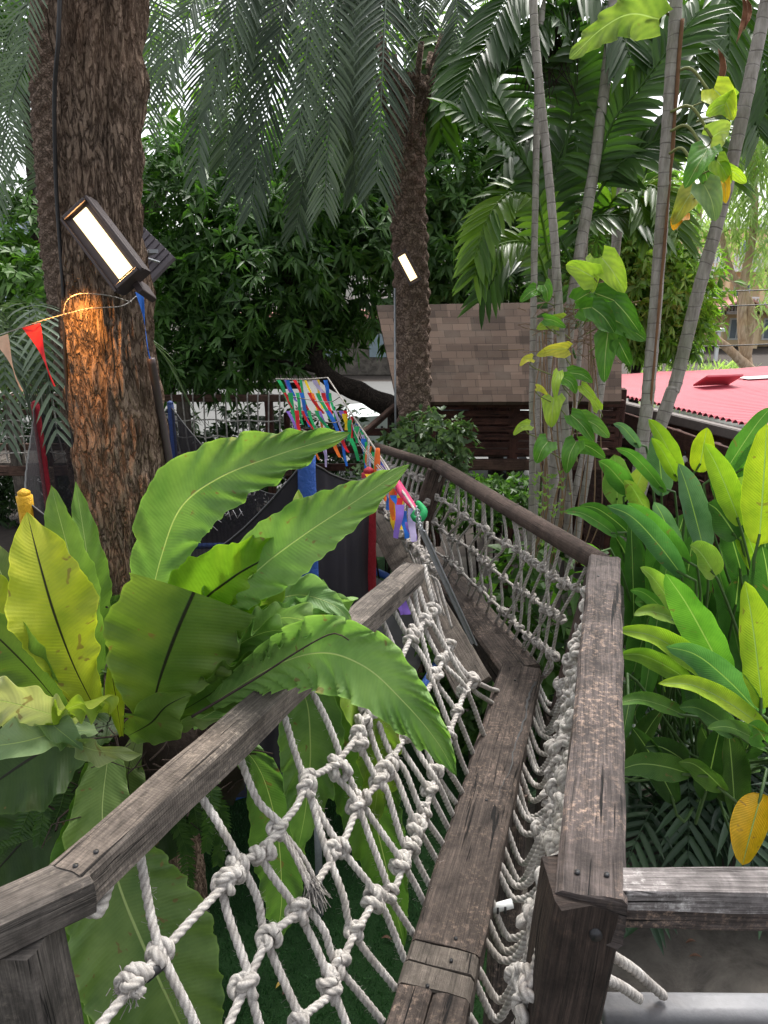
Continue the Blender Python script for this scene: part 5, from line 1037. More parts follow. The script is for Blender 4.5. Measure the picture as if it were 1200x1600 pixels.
# ------------------------------------------------------------------ hut with the shingle roof
hut = thing('hut', V(1.05, 7.0, 0), 'small raised timber hut with a brown shingle roof and slatted dark red walls', 'hut')
A, B2, C2, D2 = PY(588, 476, 7.2), PY(965, 476, 7.2), PY(972, 628, 6.5), PY(622, 628, 6.5)
A = PY(588, 477, 7.3); B2 = PY(972, 470, 7.3); D2 = PY(620, 628, 6.5); C2 = PY(971, 627, 6.5)
def slab(mb, a, b, c, d, th, nx=20, ny=10, uvs=1.0):
    n_ = (b - a).cross(d - a).normalized()
    if n_.z < 0: n_ = -n_
    W_ = (b - a).length; H_ = (d - a).length; vs = []; uv = []
    for lay in (0, -th):
        for j in range(ny + 1):
            for i in range(nx + 1): vs.append(a.lerp(b, i / nx).lerp(d.lerp(c, i / nx), j / ny) + n_ * (lay + .004 * noise.noise(V(i * .9, j * .9, lay)))); uv.append((i / nx * W_, -j / ny * H_))
    o_ = (nx + 1) * (ny + 1); fs = []; fu = []
    for s_ in (0, o_):
        for j in range(ny):
            for i in range(nx): q = [s_ + j * (nx + 1) + i, s_ + j * (nx + 1) + i + 1, s_ + (j + 1) * (nx + 1) + i + 1, s_ + (j + 1) * (nx + 1) + i]; fs.append(q if s_ else q[::-1]); fu.append([uv[k] for k in fs[-1]])
    E = [i for i in range(nx + 1)] + [j * (nx + 1) + nx for j in range(1, ny + 1)] + [ny * (nx + 1) + i for i in range(nx - 1, -1, -1)] + [j * (nx + 1) for j in range(ny - 1, 0, -1)]
    for k in range(len(E)): a_, b_ = E[k], E[(k + 1) % len(E)]; fs.append([a_, b_, b_ + o_, a_ + o_]); fu.append([uv[q] for q in fs[-1]])
    mb.add(vs, fs, fu)
m = MB(); slab(m, A, B2, C2, D2, .045); roof = m.build('roof', M['shingle'], hut, smooth=False)
m = MB(); E1 = PY(588, 477, 7.3); slab(m, A + V(0, .04, 0), B2 + V(0, .04, 0), V(B2.x, 8.4, D2.z + .1), V(A.x + .2, 8.4, D2.z + .1), .04); m.build('roof', M['shingle'], hut, smooth=False)
fy = 6.85; xl, xr = PY(680, 700, fy).x, PY(962, 700, fy).x
zt = D2.z - .03
def hb(a, b, w_, h_, mat='red_wood', nm='beam', **k): m = MB(); bar(m, a, b, w_, h_, rough=.004, **k); return m.build(nm, M[mat], hut, smooth=False)
zf = PY(700, 722, fy).z
hb(V(xl - .12, fy - .1, zt - .02), V(xr, fy - .1, zt - .02), .06, .07, nm='eaves_beam')
hb(V(xl - .25, fy - .1, zf), V(xr + .05, fy - .1, zf), .08, .1, 'brown_wood', nm='floor_beam')
for x in (xl, (xl + xr) / 2 - .12, xr): hb(V(x, fy, 0), V(x, fy, zt + .1), .09, .09, up=(0, 1, 0), nm='post')
for x in (xl, xr): hb(V(x, 8.2, 0), V(x, 8.2, zt + .1), .09, .09, up=(0, 1, 0), nm='post')
for k in range(6): z = zf + .1 + k * (zt - zf - .15) / 6; hb(V(xl - .1, fy - .03, z), V(xr, fy - .03, z), .03, .055, nm='wall_slat')
for k in range(9): z = zf + .05 + k * (zt - zf) / 9; hb(V(xl, 8.2, z), V(xr, 8.2, z), .03, .06, nm='wall_slat')
m = MB(); box(m, xl - .1, xr, fy, 8.2, zf + .05, zf + .08); m.build('floor', M['brown_wood'], hut, smooth=False)
for k in range(12): x = PY(735, 660, 7.3).x + k * .042; hb(V(x, 7.3, zf + .08), V(x, 7.3, zt + .1), .04, .02, up=(0, 1, 0), nm='door_board')

# ------------------------------------------------------------------ building with the red corrugated roof
rb_ = thing('red_roof_building', V(4.2, 8.5, 0), 'low building with a red corrugated sheet roof and a rusty gutter', 'building')
zr0 = 2.12
e0 = PZ(955, 618, 2.2); e1 = PZ(1215, 695, 2.2)
f0 = PZ(965, 592, 2.2); topL = PY(972, 588, 13.0); topR = PY(1300, 560, 10.5)
eL = PZ(850, 594, 2.15); eR = PZ(1290, 698, 2.15)
tL = PY(1330, 570, 11.6); tR = eR + (tL - eL)
m = MB(); NC = 58; sub = 8; nrow = 12; vs = []; fs = []
for i in range(NC * sub + 1):
    f = i / (NC * sub); a = eL.lerp(eR, f); b = tL.lerp(tR, f)
    for j in range(nrow + 1):
        g_ = j / nrow; p = a.lerp(b, g_); p = p + V(0, 0, .035 * abs(math.sin(math.pi * f * NC)) ** .8 + .012 * (j % 4 == 0) ); vs.append(p)
W = nrow + 1
for i in range(NC * sub):
    for j in range(nrow): fs.append([i * W + j, (i + 1) * W + j, (i + 1) * W + j + 1, i * W + j + 1])
m.add(vs, fs); o = m.build('roof', M['red_metal'], rb_)
def roofp(f, g_): return eL.lerp(eR, f).lerp(tL.lerp(tR, f), g_) + V(0, 0, .05)
m = MB(); quad(m, roofp(.22, .42), roofp(.27, .42), roofp(.27, .95), roofp(.22, .95)); m.build('skylight_sheet', M['clear_sheet'], rb_, smooth=False)
m = MB(); q0, q1, q2, q3 = roofp(.33, .2), roofp(.38, .2), roofp(.38, .34), roofp(.33, .34)
up_ = V(0, 0, .16); bar(m, (q0 + q3) / 2 + V(0, 0, .0), (q1 + q2) / 2 + V(0, 0, .13), .5, .02); m.build('roof_hatch', M['red_metal'], rb_, smooth=False)
m = MB(); bar(m, eL + V(-.1, -.05, -.06), eR + V(0, -.05, -.06), .12, .1); m.build('gutter', M['gutter'], rb_, smooth=False)
m = MB(); bar(m, eL + V(0, .12, -.18), eR + V(0, .12, -.18), .05, .16); m.build('fascia', M['brown_wood'], rb_, smooth=False)
m = MB(); quad(m, V(eL.x, eL.y + .5, -.03), V(eR.x, eR.y + .5, -.03), V(eR.x, eR.y + .5, eR.z - .1), V(eL.x, eL.y + .5, eL.z - .1)); m.build('wall', M['brown_wood'], rb_, smooth=False)
# slatted fence with bulbs in front of it
fe = thing('slat_fence', V(2.2, 7, 0), 'dark red slatted timber fence below the red roof with a row of bare bulbs', 'fence')
fa, fb = PY(925, 640, 8.6), PY(1290, 760, 4.9); fa.z = fb.z = 0
for k in range(13):
    z = .5 + k * .115; m = MB(); bar(m, fa + V(0, 0, z), fb + V(0, 0, z), .025, .075, rough=.003); m.build('slat', M['red_wood'], fe, smooth=False)
for k in range(7):
    p = fa.lerp(fb, k / 6) + V(0, .07, 0); m = MB(); bar(m, p, p + V(0, 0, 2.05), .08, .08, (0, 1, 0)); m.build('post', M['red_wood'], fe, smooth=False)
m = MB(); bar(m, fa + V(0, -.03, 1.98), fb + V(0, -.03, 1.98), .04, .15, rough=.003); m.build('top_board', M['red_wood'], fe, smooth=False)
ls = thing('bulb_string', fa.lerp(fb, .5) + V(0, -.08, 1.9), 'row of bare white bulbs hung along the slatted fence below the red roof', 'light string')
m = MB(); tube(m, [fa + V(0, -.07, 1.93), fb + V(0, -.07, 1.93)], .005, 5); m.build('wire', M['black'], ls)
bm = None
for k in range(22):
    p = fa.lerp(fb, (k + .5) / 22) + V(0, -.08, 1.9); m = MB(); tube(m, [p, p - V(0, 0, .045)], .014, 8); m.build('socket', M['black'], ls)
    m = MB(); tube(m, [p - V(0, 0, .045), p - V(0, 0, .06), p - V(0, 0, .085), p - V(0, 0, .105), p - V(0, 0, .115)], [.013, .02, .03, .024, .006], 12); m.build('bulb', M['bulb'], ls)

# ------------------------------------------------------------------ background trees
def tree_bg(name, base, blobs, nwh, ll, lw, mat, lab, seed, tr, bark='bark_dark', per=8, droop=.5, branches=()):
    t_ = thing(name, base, lab, 'tree'); crown('crown', blobs, nwh, ll, lw, mat, t_, per=per, droop=droop, seed=seed)
    m = MB(); tube(m, spline([V(*p[:3]) for p in tr], 40), lambda f: tr[0][3] * (1 - .6 * f), 12, rn=.25)
    for br in branches: tube(m, spline([V(*p[:3]) for p in br], 20), lambda f: br[0][3] * (1 - .75 * f), 8, rn=.25)
    m.build('trunk', M[bark], t_); return t_
def bp(x, y, Y, r): p = PY(x, y, Y); return (p.x, p.y, p.z, *r)
bx_ = lambda x, y, Y: tuple(PY(x, y, Y))
tree_bg('mango_tree', V(PY(600, 640, 9).x, 9, 0), [bp(300, 330, 9.6, (1.0, .9, .9)), bp(390, 430, 9.4, (1.3, 1, 1.0)), bp(290, 500, 9.3, (.9, .8, .8)), bp(480, 330, 9.8, (1.1, 1, .9)), bp(330, 250, 10, (.8, .8, .5)), bp(560, 420, 9.8, (1.1, .9, .9)), bp(340, 560, 9, (.9, .7, .45)), bp(450, 520, 9.6, (.9, .7, .45)), bp(560, 300, 10.3, (1.2, .9, 1)), bp(250, 420, 10, (.5, .6, .9))],
        5600, .18, .042, 'fol_dark', 'big dark leafy tree filling the middle left between the two palm trunks', 31, [(*PY(620, 640, 8.6),.13), (*PY(560, 612, 8.8), .1), (*PY(505, 580, 9), .1), (*PY(470, 480, 9.3), .1), (*PY(430, 380, 9.5), .1)],
        branches=[[(*PY(620, 640, 8.6), .12), (PY(640, 640, 8.6).x, 8.6, 0, .1)], [(*PY(470, 480, 9.3), .06), (*PY(500, 420, 9.3), .05)], [(*PY(505, 580, 9), .05), (*PY(420, 560, 9), .05)]])
tree_bg('mango_tree', V(PY(760, 640, 10).x, 10, 0), [bp(740, 300, 10, (1.0, .8, 1.0)), bp(700, 400, 9.8, (.9, .8, .8)), bp(830, 380, 10.2, (1, .8, .9)), bp(770, 450, 9.6, (1.1, .7, .5)), bp(690, 230, 10.4, (.9, .8, .9)), bp(860, 250, 10.6, (.9, .8, .9))],
        3000, .18, .042, 'fol_dark', 'dark leafy tree behind the shingle roof right of the date palm', 32, [(*bx_(780, 640, 10)[:2], 0, .12), (*bx_(780, 500, 10), .1), (*bx_(770, 350, 10), .1)])
tree_bg('leafy_tree', V(PY(1000, 560, 12).x, 12, 0), [bp(1020, 470, 12, (1.0, .8, .9)), bp(960, 420, 12.2, (.9, .8, .9)), bp(1035, 400, 12, (.55, .6, .6)), bp(980, 330, 12.4, (.9, .8, .7)), bp(1050, 520, 11.8, (.5, .5, .4)), bp(930, 520, 12, (.8, .6, .5))],
        2300, .2, .055, 'fol_bright', 'bright green leafy tree between the grey canes and the red roof', 33, [(*bx_(1000, 560, 12)[:2], 0, .1), (*bx_(1000, 480, 12), .1), (*bx_(1000, 400, 12), .1)])
tree_bg('leafy_tree', V(PY(60, 560, 11).x, 11, 0), [bp(60, 470, 11, (1.3, .8, .7)), bp(20, 380, 12, (.9, .8, .8)), bp(20, 60, 13, (1.1, 1, .8)), bp(60, 560, 10.4, (1.3, .7, .4)), bp(240, 590, 10, (.8, .5, .3))],
        1900, .2, .06, 'fol_mid', 'mid green tree at the left edge behind the slim reddish palm', 34, [(*bx_(60, 560, 11)[:2], 0, .14), (*bx_(60, 400, 11.5), .1), (*bx_(40, 150, 12.5), .1)])
# high canopy (its shade falls on the bridge)
tree_bg('leafy_tree', V(-6, 14, 0), [bp(420, 80, 13, (2.4, 1.2, 1.8)), bp(620, 100, 13.5, (2.0, 1.2, 1.8)), bp(500, -60, 13.5, (2.6, 1.2, 1.8))],
        700, .26, .07, 'fol_bright', 'tall loose tree behind the hanging date palm fronds', 35, [(-6, 14, 0, .25), (-5, 14, 3, .2), (-2.5, 13.6, 7, .2)])
# weeping trees
def weeping(base, sticks, hang, lab, seed):
    t_ = thing('weeping_tree', base, lab, 'tree', 'pale weeping trees at the right'); m = MB()
    for s_ in sticks: tube(m, spline([PY(*p[:3]) for p in s_], 24), lambda f: s_[0][3] * (1 - .6 * f), 9, rn=.2)
    m.build('trunk', M['bark_pale'], t_)
    g_ = np.random.default_rng(seed); V_, n = [], 0; vs = []; fs = []; tt = []
    for (x, y, Y, rx, ry, cnt) in hang:
        for k in range(cnt):
            a = PY(x + g_.uniform(-rx, rx), y + g_.uniform(-ry, ry), Y + g_.uniform(-1, 1)); tn = float(g_.uniform(0, 1))
            for q in range(22):
                d = V(g_.normal(0, .12), g_.normal(0, .12), -g_.uniform(.1, .28)); b = a + V(g_.normal(0, .16), g_.normal(0, .16), g_.uniform(-1.0, .1)); s_ = V(.028, 0, 0) if q % 2 else V(.01, .026, 0)
                i0 = len(vs); vs += [b, b + d * .5 + s_, b + d * 1.6, b + d * .5 - s_]; fs.append([i0, i0 + 1, i0 + 2, i0 + 3]); tt += [tn] * 4
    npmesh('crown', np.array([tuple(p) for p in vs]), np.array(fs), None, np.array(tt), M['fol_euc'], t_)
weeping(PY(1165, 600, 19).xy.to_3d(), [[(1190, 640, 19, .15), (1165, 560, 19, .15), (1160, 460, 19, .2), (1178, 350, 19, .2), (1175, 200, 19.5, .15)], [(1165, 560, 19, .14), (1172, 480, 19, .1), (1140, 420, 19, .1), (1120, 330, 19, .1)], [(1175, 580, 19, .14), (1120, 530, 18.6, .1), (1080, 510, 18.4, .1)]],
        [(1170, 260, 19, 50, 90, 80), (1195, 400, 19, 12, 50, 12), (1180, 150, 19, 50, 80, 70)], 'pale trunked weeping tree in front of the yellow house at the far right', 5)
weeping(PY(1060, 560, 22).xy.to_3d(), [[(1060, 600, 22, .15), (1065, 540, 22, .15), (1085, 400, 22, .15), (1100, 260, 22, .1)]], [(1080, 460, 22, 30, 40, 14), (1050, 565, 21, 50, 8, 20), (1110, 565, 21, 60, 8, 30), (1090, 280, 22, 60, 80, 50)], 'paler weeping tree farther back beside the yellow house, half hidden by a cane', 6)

# ------------------------------------------------------------------ yellow house far behind
yh = thing('yellow_house', V(PY(1120, 600, 45).x, 45, 0), 'pale yellow house with white balconies and red tiled gable far behind the red roof', 'house')
X0, X1 = PY(985, 500, 45).x, PY(1290, 500, 45).x
def part(nm, x0, x1, y0, y1, z0, z1, mat, par=None): m = MB(); box(m, x0, x1, y0, y1, z0, z1); return m.build(nm, M[mat], par or yh, smooth=False)
part('wall', X0 + 3, X1, 45, 50, 0, 6.5, 'yellow_wall'); part('wall', X0 - 2, X0 + 3, 46.5, 50, 0, 3.4, 'yellow_wall'); part('roof', X0 + 2.7, X1, 44.6, 50.4, 6.5, 6.8, 'white')
for z in (1.9, 4.2): part('balcony', X0 + 2.6, X1, 43.6, 45, z, z + .18, 'white'); part('balcony_rail', X0 + 2.6, X1, 43.6, 43.7, z + .85, z + .95, 'white')
for z in (1.9, 4.2):
    for k in range(48): x = X0 + 2.7 + k * (X1 - X0 - 2.8) / 48; part('baluster', x, x + .08, 43.62, 43.68, z + .18, z + .85, 'white')
for z in (.4, 2.4, 4.7):
    for k in range(6):
        x = X0 + 3.8 + k * 2.0; f_ = part('window', x, x + .95, 44.93, 45, z, z + 1.25, 'white'); part('pane', x + .1, x + .43, 44.9, 44.925, z + .1, z + 1.15, 'glassy', f_); part('pane', x + .52, x + .85, 44.9, 44.925, z + .1, z + 1.15, 'glassy', f_)
for k in range(7): x = X0 + 2.7 + k * 2.0; part('column', x, x + .25, 43.6, 43.85, 0, 6.5, 'yellow_wall')
m = MB(); xg = PY(1150, 500, 42).x
for dx in (-1, 1): m.add([V(xg, 41, 2.9), V(xg + dx * 2.2, 41, 1.9), V(xg + dx * 2.2, 45, 1.9), V(xg, 45, 2.9), V(xg, 41, 2.8), V(xg + dx * 2.2, 41, 1.8)], [[0, 1, 2, 3], [0, 1, 5, 4]])
m.build('gable_roof', M['red_tile'], yh, smooth=False)
hw = thing('white_house', V(PY(1010, 560, 38).x, 38, 0), 'low white canopy building with pillars beyond the red roof', 'building')
x0, x1 = PY(975, 560, 38).x, PY(1100, 560, 38).x
for nm, a in (('roof', (x0, x1, 36, 40, 1.35, 1.5)), ('wall', (x0 + .3, x1 - .3, 39, 40, -.03, 1.35))): part(nm, *a, 'white' if nm == 'roof' else 'yellow_wall', hw)
for k in range(6): x = x0 + .2 + k * (x1 - x0 - .5) / 5; part('pillar', x, x + .15, 36.1, 36.25, -.03, 1.35, 'white', hw)
lh = thing('pale_building', V(PY(500, 560, 30).x, 30, 0), 'pale blank building glimpsed through gaps low in the dark tree', 'building')
x0, x1 = PY(380, 560, 30).x, PY(660, 560, 30).x
part('wall', x0, x1, 30, 34, -.03, 2.2, 'concrete', lh); part('roof', x0 - .3, x1 + .3, 29.6, 34.4, 2.2, 2.4, 'red_tile', lh)
for k in range(9): x = x0 + 1 + k * 2; part('window', x, x + .9, 29.95, 30, .7, 1.6, 'glassy', lh) if x + 1 < x1 else None
pb_ = thing('tall_building', V(PY(20, 400, 60).x, 60, 0), 'bluish pale tall building seen through leaves at the far left', 'building')
part('wall', PY(-100, 400, 60).x, PY(90, 400, 60).x, 60, 68, -.03, 9.0, 'tower', pb_) if M.setdefault('tower', m_plain('pale_blue_render', (.5, .6, .66), .8, 0, 1, .1)) else 0
for r_ in range(4):
    for k in range(6): x = PY(-90, 400, 60).x + k * 1.6; part('window', x, x + .9, 59.95, 60, 1.5 + r_ * 2, 2.7 + r_ * 2, 'glassy', pb_)
for i, y in enumerate((455, 478, 540)):
    m = MB(); tube(m, spline([PY(900, y + 4, 16), PY(1080, y + 2, 15), PY(1300, y - 6, 14)], 20), .012, 5, cap=False); tag(m.build('power_line', M['black']), ('topmost', 'middle', 'lowest')[i] + ' of the three thin black cables crossing in front of the yellow house', 'cable', 'overhead cables')
# parked car seen through the gap left of the date palm
car = thing('parked_car', V(PY(590, 650, 13).x, 13, 0), 'pale parked pickup seen through the gap left of the date palm', 'car')
cx0, cx1 = PY(530, 650, 13).x, PY(655, 650, 13).x + .6
M['carp'] = m_plain('car_paint_pale', (.6, .68, .64), .3, 0, 4, .06)
prof_ = [(cx0, .45), (cx0, 1.05), (cx0 + .1, 1.12), (cx0 + .95, 1.18), (cx0 + 1.25, 1.62), (cx1 + .9, 1.66), (cx1 + 1.2, 1.15), (cx1 + 1.6, 1.05), (cx1 + 1.6, .45)]
m = MB(); n = len(prof_); vs = [V(x, y, z) for y in (13, 13.08, 14.55, 14.63) for x, z in ([(q[0], q[1]) for q in prof_])]; fs = [[i + j * n, (i + 1) % n + j * n, (i + 1) % n + (j + 1) * n, i + (j + 1) * n] for j in range(3) for i in range(n)] + [list(range(n))[::-1], [3 * n + i for i in range(n)]]; m.add(vs, fs); m.build('body', M['carp'], car, smooth=False)
for x in (cx0 + .5, cx1 + 1.0):
    m = MB(); tube(m, [V(x, 12.95, .33), V(x, 13.15, .33)], .33, 24); wh = m.build('wheel', M['black'], car); m = MB(); tube(m, [V(x, 12.93, .33), V(x, 12.96, .33)], .19, 16); m.build('rim', M['grey_metal'], wh)
for k in range(2): x = cx0 + 1.3 + k * .7; part('window', x, x + .62, 12.985, 13.0, 1.2, 1.55, 'glassy', car)
for k in range(2): x = cx0 + .35 + k * .38; part('handle', x, x + .04, 12.98, 13.0, .86, .98, 'black', car)

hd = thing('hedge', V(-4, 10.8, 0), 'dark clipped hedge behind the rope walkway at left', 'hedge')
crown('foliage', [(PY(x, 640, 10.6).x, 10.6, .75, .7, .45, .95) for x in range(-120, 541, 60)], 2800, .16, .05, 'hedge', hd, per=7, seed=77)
# ------------------------------------------------------------------ rope walkway behind, at left
wk = thing('rope_walkway', V(-2.5, 8.6, 0), 'raised timber rope walkway running behind the flaky trunk at left', 'walkway')
WY = 8.6; zA = PY(100, 622, WY).z; zB_ = PY(100, 640, WY).z; zD = PY(100, 735, WY).z
def wb_(nm, a, b, w_, h_, mat='brown_wood', **k): m = MB(); bar(m, a, b, w_, h_, rough=.004, **k); return m.build(nm, M[mat], wk, smooth=False)
wx0, wx1 = PY(-60, 640, WY).x, PY(452, 640, WY).x
wb_('handrail', V(wx0, WY, zA), V(wx1, WY, zA), .07, .08); wb_('mid_rail', V(wx0, WY, zB_ - .03), V(wx0 + (wx1 - wx0) * .32, WY, zB_ - .03), .05, .06)
for x in (15, 66, 215, 286, 420): X = PY(x, 640, WY).x; wb_('post', V(X, WY + .02, 0), V(X, WY + .02, zA - .03), .14 if x in (15, 286) else .09, .1, 'plank' if x in (15, 286) else 'red_wood', up=(0, 1, 0))
wb_('deck_edge', V(wx0, WY, zD), V(wx1, WY, zD), .08, .12); wb_('kick_rail', V(wx0, WY + .02, zD + .28), V(wx1, WY + .02, zD + .28), .05, .08)
for k in range(24): x = wx0 + (k + .5) * (wx1 - wx0) / 24; wb_('deck_board', V(x, WY, zD + .075), V(x, WY + 1.1, zD + .075), (wx1 - wx0) / 24 * .93, .03, 'plank')
wb_('handrail', V(wx0, WY + 1.15, zA), V(wx1, WY + 1.15, zA), .07, .08)
n5 = thing('rope_net', V((wx0 + wx1) / 2, WY, zD), 'thin white rope net hooked on the rail of the walkway at left', 'rope net')
XS = np.linspace(wx0 + .1, wx1 - .1, 30)
for k, x in enumerate(XS):
    j = random.uniform(-.03, .03); rope(n5, [V(x, WY + .03, zA + .06), V(x, WY - .045, zA + .04), V(x + j * .3, WY - .05, zA - .08), V(x + j, WY - .05, (zA + zD) / 2), V(x + j * 2 + .02, WY - .04, zD + .12)], .0085, 'rope', fine=False)
for q in (.3, .52, .74): rope(n5, [V(x, WY - .05, zA + (zD - zA) * q + random.uniform(-.015, .015)) for x in XS], .0085, 'rope', fine=False)
wf = thing('slat_fence', V(.05, 8.9, 0), 'dark slatted fence panel in front of the pale pickup', 'fence')
for k in range(7): z = .3 + k * .22; m = MB(); bar(m, V(PY(445, 640, 9).x, 9, z), V(PY(690, 640, 9).x, 9, z), .03, .09); m.build('slat', M['red_wood'], wf, smooth=False)
for x in (PY(447, 640, 9).x, PY(610, 640, 9).x, PY(688, 640, 9).x): m = MB(); bar(m, V(x, 9.05, 0), V(x, 9.05, 1.85), .07, .07, (0, 1, 0)); m.build('post', M['red_wood'], wf, smooth=False)
m = MB(); bar(m, PY(556, 688, 7.2), PY(618, 634, 7.6), .07, .05, rough=.003); m.build('brace', M['brown_wood'], wf, smooth=False)

# ------------------------------------------------------------------ trampoline with its net
TC = V(-1.62, 5.15, 0); TR = 2.08
tp = thing('trampoline', TC, 'trampoline enclosed by dark safety mesh on coloured padded poles', 'trampoline')
pole_at = [(P(38, 775, 3.5), 'sl_yel', .036), (P(478, 700, 3.35), 'sl_blue', .042), (P(576, 668, 3.95), 'sl_red', .038), (V(*PY(266, 632, 7.0)), 'sl_navy', .03), (V(*PY(55, 632, 6.6)), 'sl_red', .036)]
PT = []
for p, mt_, r_ in pole_at:
    q = V(p.x, p.y, 0); m = MB(); top = 2.42 if mt_ != 'sl_blue' else 2.5
    top = {'sl_blue': 2.58, 'sl_yel': p.z}.get(mt_, p.z) - (.25 if r_ == .038 else 0); PT.append((q, top))
    tube(m, [V(q.x, q.y, .75 + i * (top - .75) / 30) for i in range(31)] + [V(q.x, q.y, top + .012)], lambda f: r_ * (1 + .03 * math.sin(f * 60)) if f < .99 else r_ * .5, 14, rn=.06); s_ = m.build('padded_pole', M[mt_], tp)
    m = MB(); tube(m, [V(q.x, q.y, 0), V(q.x, q.y, .8)], .02, 8); m.build('leg', M['grey_metal'], tp)
    m = MB(); tube(m, [V(q.x, q.y, top), V(q.x, q.y, top + .02), V(q.x, q.y, top + .035)], [.028, .03, .008], 10); m.build('pole_cap', M[mt_], tp)
order = [0, 1, 2, 3, 4]; m = MB(); dn = MB()
for i in range(5):
    a, ta = PT[order[i]]; b, tb = PT[order[(i + 1) % 5]]; L = (b - a).length; n = 22; tgt_ = m if i not in (0, 1) else dn
    vs = []; uv = []; out = ((a + b) / 2 - TC); out.z = 0; out = out.normalized() if out.length > .01 else V(0, 0, 0)
    for k in range(n + 1):
        f = k / n; c = a.lerp(b, f); zt_ = ta * (1 - f) + tb * f - .02 - (.42 if i in (0, 2, 3) else .12) * math.sin(math.pi * f) * (1 if L > 1 else .4)
        for j in range(9):
            g_ = j / 8; z = .8 + (zt_ - .8) * g_; vs.append(V(c.x, c.y, z) + out * (.1 * math.sin(math.pi * f) * (1 - g_ * .6) + .02 * noise.noise(V(f * 9, g_ * 4, i)))); uv.append((f * L, z))
    fs = [[k * 9 + j, (k + 1) * 9 + j, (k + 1) * 9 + j + 1, k * 9 + j + 1] for k in range(n) for j in range(8)]
    tgt_.add(vs, fs, [[uv[q] for q in f_] for f_ in fs])
    rim = MB(); tube(rim, [vs[k * 9 + 8] for k in range(n + 1)], .006, 5, cap=False); rim.build('net_edge', M['black'], tp)
m.build('safety_net', M['mesh'], tp); dn.build('safety_net', M['meshdense'], tp)
# faint scratched strokes on the mesh
a, b = PT[0][0], PT[1][0]; nd_ = (b - a).cross(V(0, 0, 1)).normalized(); nd_ = nd_ if nd_.y < 0 else -nd_; m = MB()
def np_(x, y): return PP(x, y, a + nd_ * .13, nd_)
for st in (((308, 800), (340, 829)), ((306, 803), (312, 798)), ((337, 808), (349, 798)), ((354, 792), (361, 812)), ((364, 797), (371, 810)), ((371, 810), (378, 799)), ((374, 795), (380, 806)), ((345, 800), (352, 803)), ((340, 812), (346, 816)), ((352, 806), (358, 801))): tube(m, [np_(*st[0]), np_(*st[1])], .0016, 4)
m.build('chalk_mark', m_plain('chalk', (.3, .29, .3), .9), tp)
m = MB(); tube(m, [TC + V(math.cos(q) * TR * .98, math.sin(q) * TR * .98, .78) for q in np.linspace(0, 6.2832, 50)], .035, 8); m.build('frame_ring', M['sl_blue'], tp)
m = MB(); vs = [TC + V(math.cos(q) * TR * .93, math.sin(q) * TR * .93, .79) for q in np.linspace(0, 6.2832, 49)[:-1]]; m.add(vs, [list(range(48))]); m.build('jumping_mat', M['black'], tp, smooth=False)
# other soft play things low down
fm = MB(); box(fm, -1.9, -1.05, 1.3, 2.5, .0, .06); tag(fm.build('play_mat', m_plain('mat_green', (.04, .3, .16), .6, 0, 12, .15), smooth=False), 'green folded play mat on the floor at the lower left behind the corner post', 'mat')
oc = thing('play_ball', P(60, 1270, 3.2), 'orange ball lying behind the dark fern leaves at the lower left', 'ball'); m = MB(); c = P(60, 1275, 3.2); tube(m, [c + V(0, 0, .13 * math.sin(q)) for q in np.linspace(-1.57, 1.57, 15)], [max(.002, .13 * math.cos(q)) for q in np.linspace(-1.57, 1.57, 15)], 20); m.build('ball_skin', M['sl_yel'], oc); m = MB(); tube(m, [c, V(c.x, c.y, 0)], .05, 8); m.build('stand', M['black'], oc)

# ------------------------------------------------------------------ ribbon streamers
rs_ = thing('ribbon_streamer', P(560, 700, 4.6), 'net of strings with many coloured cloth ribbons running down to a green knot', 'streamers')
S0, S1, S2 = P(512, 590, 6.3), P(655, 808, 2.95), P(430, 592, 6.3)
def edge(f): return P(512, 590, 6.3).lerp(P(545, 640, 5.4), min(1, f * 3.3)) if f < .3 else (P(545, 640, 5.4).lerp(P(600, 722, 4.1), (f - .3) / .35) if f < .65 else P(600, 722, 4.1).lerp(S1, (f - .65) / .35))
m = MB(); tube(m, [edge(i / 40) for i in range(41)], .006, 5)
tube(m, spline([S2, (S0 + S2) / 2 + V(0, 0, -.01), S0], 12), .005, 5)
for q in (34, 68, 98): tube(m, spline([P(445 + q * .25, 592 + q * .8, 6.2), P(500 + q * .3, 596 + q * .95, 6.1), edge(q / 300 + .08)], 12), .004, 5)
for k in range(6): tube(m, spline([edge(.28 + .04 * k), edge(.5) + V(random.uniform(-.05, .03), 0, random.uniform(-.12, 0)), edge(.85) + V(random.uniform(-.03, .02), 0, random.uniform(-.03, .01))], 14), .003, 4)
m.build('string', M['rope2'], rs_)
cols = list(RIB)
def ribbon(a, L, w_, col, sway):
    m = MB(); n = 9; vs = []; ph = random.random() * 6; tw = random.uniform(-.5, .5)
    for i in range(n + 1):
        f = i / n; c = a + V(sway * f + .004 * math.sin(f * 6 + ph), .02 * math.sin(f * 5 + ph), -L * f); h = w_ / 2 * (1 - .35 * f); q = tw * f * 1.6
        vs += [c - V(math.cos(q), math.sin(q), 0) * h, c + V(math.cos(q), math.sin(q), 0) * h]
    m.add(vs, [[2 * i, 2 * i + 1, 2 * i + 3, 2 * i + 2] for i in range(n)]); m.build('ribbon', RIB[col], rs_)
for row, (y0, off_, dd) in enumerate(((592, 0, 6.25), (612, 8, 6.15), (640, 18, 6.05), (672, 30, 5.9))):
    for k in range(9):
        x = 434 + off_ + k * (82 + row * 3) / 9 + random.uniform(-3, 3); ribbon(P(x, y0 + 2, dd), random.uniform(.16, .3), random.uniform(.022, .042), random.choice(['red', 'yellow', 'blue', 'green', 'purple', 'orange', 'lilac', 'yellow', 'red', 'green']), random.uniform(.02, .12))
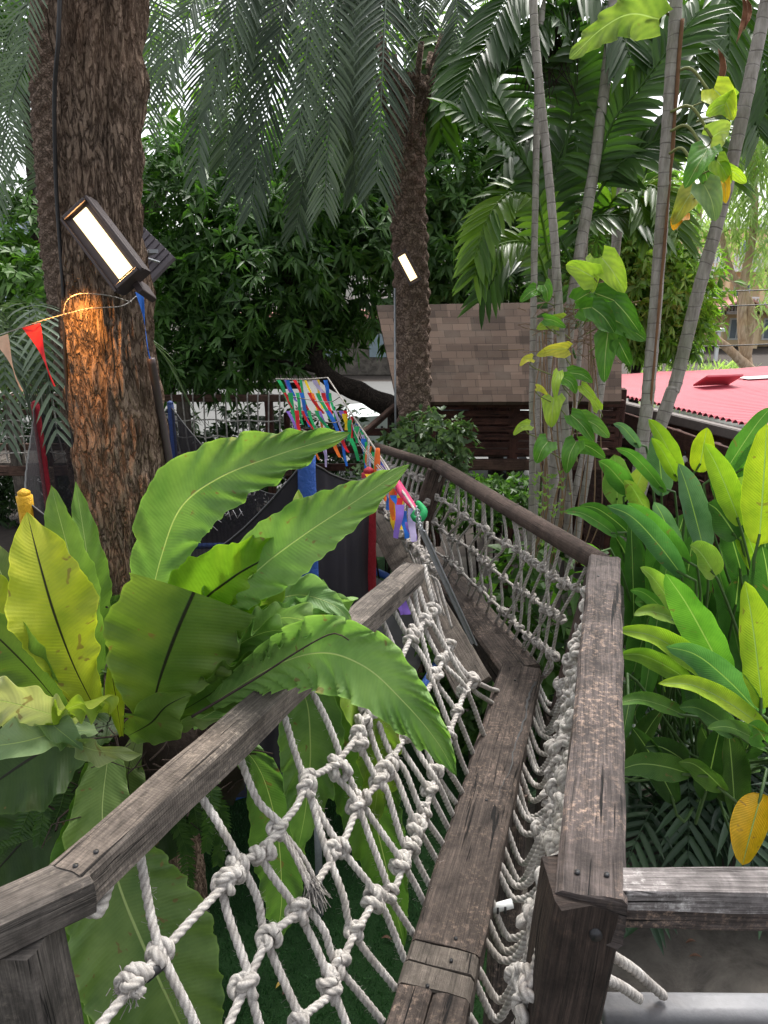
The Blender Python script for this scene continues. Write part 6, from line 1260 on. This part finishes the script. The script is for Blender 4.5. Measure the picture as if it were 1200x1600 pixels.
for k in range(26):
    f = .3 + .68 * k / 26; a = edge(f) + V(random.uniform(-.05, .0), 0, -.005); ribbon(a, random.uniform(.06, .22), random.uniform(.02, .04), random.choice(['red', 'green', 'blue', 'yellow', 'purple', 'orange', 'lilac']), random.uniform(-.02, .05))
def rag(pts, w_, col):
    m = MB(); sp_ = spline([P(*p) for p in pts], 12); tube(m, sp_, lambda f: w_ * (.5 + .8 * math.sin(math.pi * min(1, .15 + f * .8))) , 8, rn=.5); m.build('rag', RIB[col], rs_)
rag([(590, 700, 4.0), (588, 740, 4.0), (582, 760, 4.0)], .013, 'orange'); rag([(618, 750, 3.5), (632, 775, 3.4), (648, 795, 3.3)], .016, 'pink'); rag([(652, 785, 3.0), (662, 800, 2.96), (655, 812, 2.95), (645, 806, 2.96), (652, 796, 2.96)], .012, 'green')
for x, y, L, w_, c, d in ((622, 775, .17, .06, 'yellow', 3.5), (616, 790, .12, .05, 'yellow', 3.5), (630, 798, .14, .035, 'blue', 3.4), (640, 815, .1, .04, 'purple', 3.3), (606, 760, .12, .03, 'blue', 3.7), (578, 740, .1, .05, 'yellow', 3.9), (600, 755, .1, .03, 'orange', 3.8), (625, 920, .13, .075, 'purple', 3.3), (634, 900, .18, .05, 'purple', 3.25)): ribbon(P(x, y, d), L, w_, c, random.uniform(0, .03))

# fallen leaves on the concrete and turf
ML = [m_plain('litter_brown', (.12, .06, .035), .8, 0, 20, .5), m_plain('litter_yellow', (.45, .3, .06), .8, 0, 20, .4)]
for k in range(34):
    x, y = (random.uniform(.7, 2.4), random.uniform(1.5, 3.2)) if k < 20 else (random.uniform(-.7, .6), random.uniform(1.5, 4.0))
    a = random.uniform(0, 6.28); d = V(math.cos(a), math.sin(a), 0) * random.uniform(.02, .04); c = V(x, y, .014); m = MB(); leaf(m, [c - d, c + V(0, 0, .012), c + d], .022, nrm=(0, 0, 1), fold=.5, prof='sin', nu=2, nv=8)
    tag(m.build('fallen_leaf', ML[k % 4 == 0]), 'small dry leaf lying on the ground under the bridge', 'leaf', 'fallen leaves')

for x, y, z in ((902, 1362, ZR), (948, 1366, ZR), (118, 1352, ZR), (150, 1330, ZR), (935, 900, ZR), (712, 1466, ZB), (668, 1540, ZB), (705, 1500, ZB), (760, 1250, ZB), (805, 1062, ZB)):
    m = MB(); p = PZ(x, y, z + .002); tube(m, [p - V(0, 0, .004), p + V(0, 0, .0012)], .005, 10); m.build('bolt', M['black'], bridge)
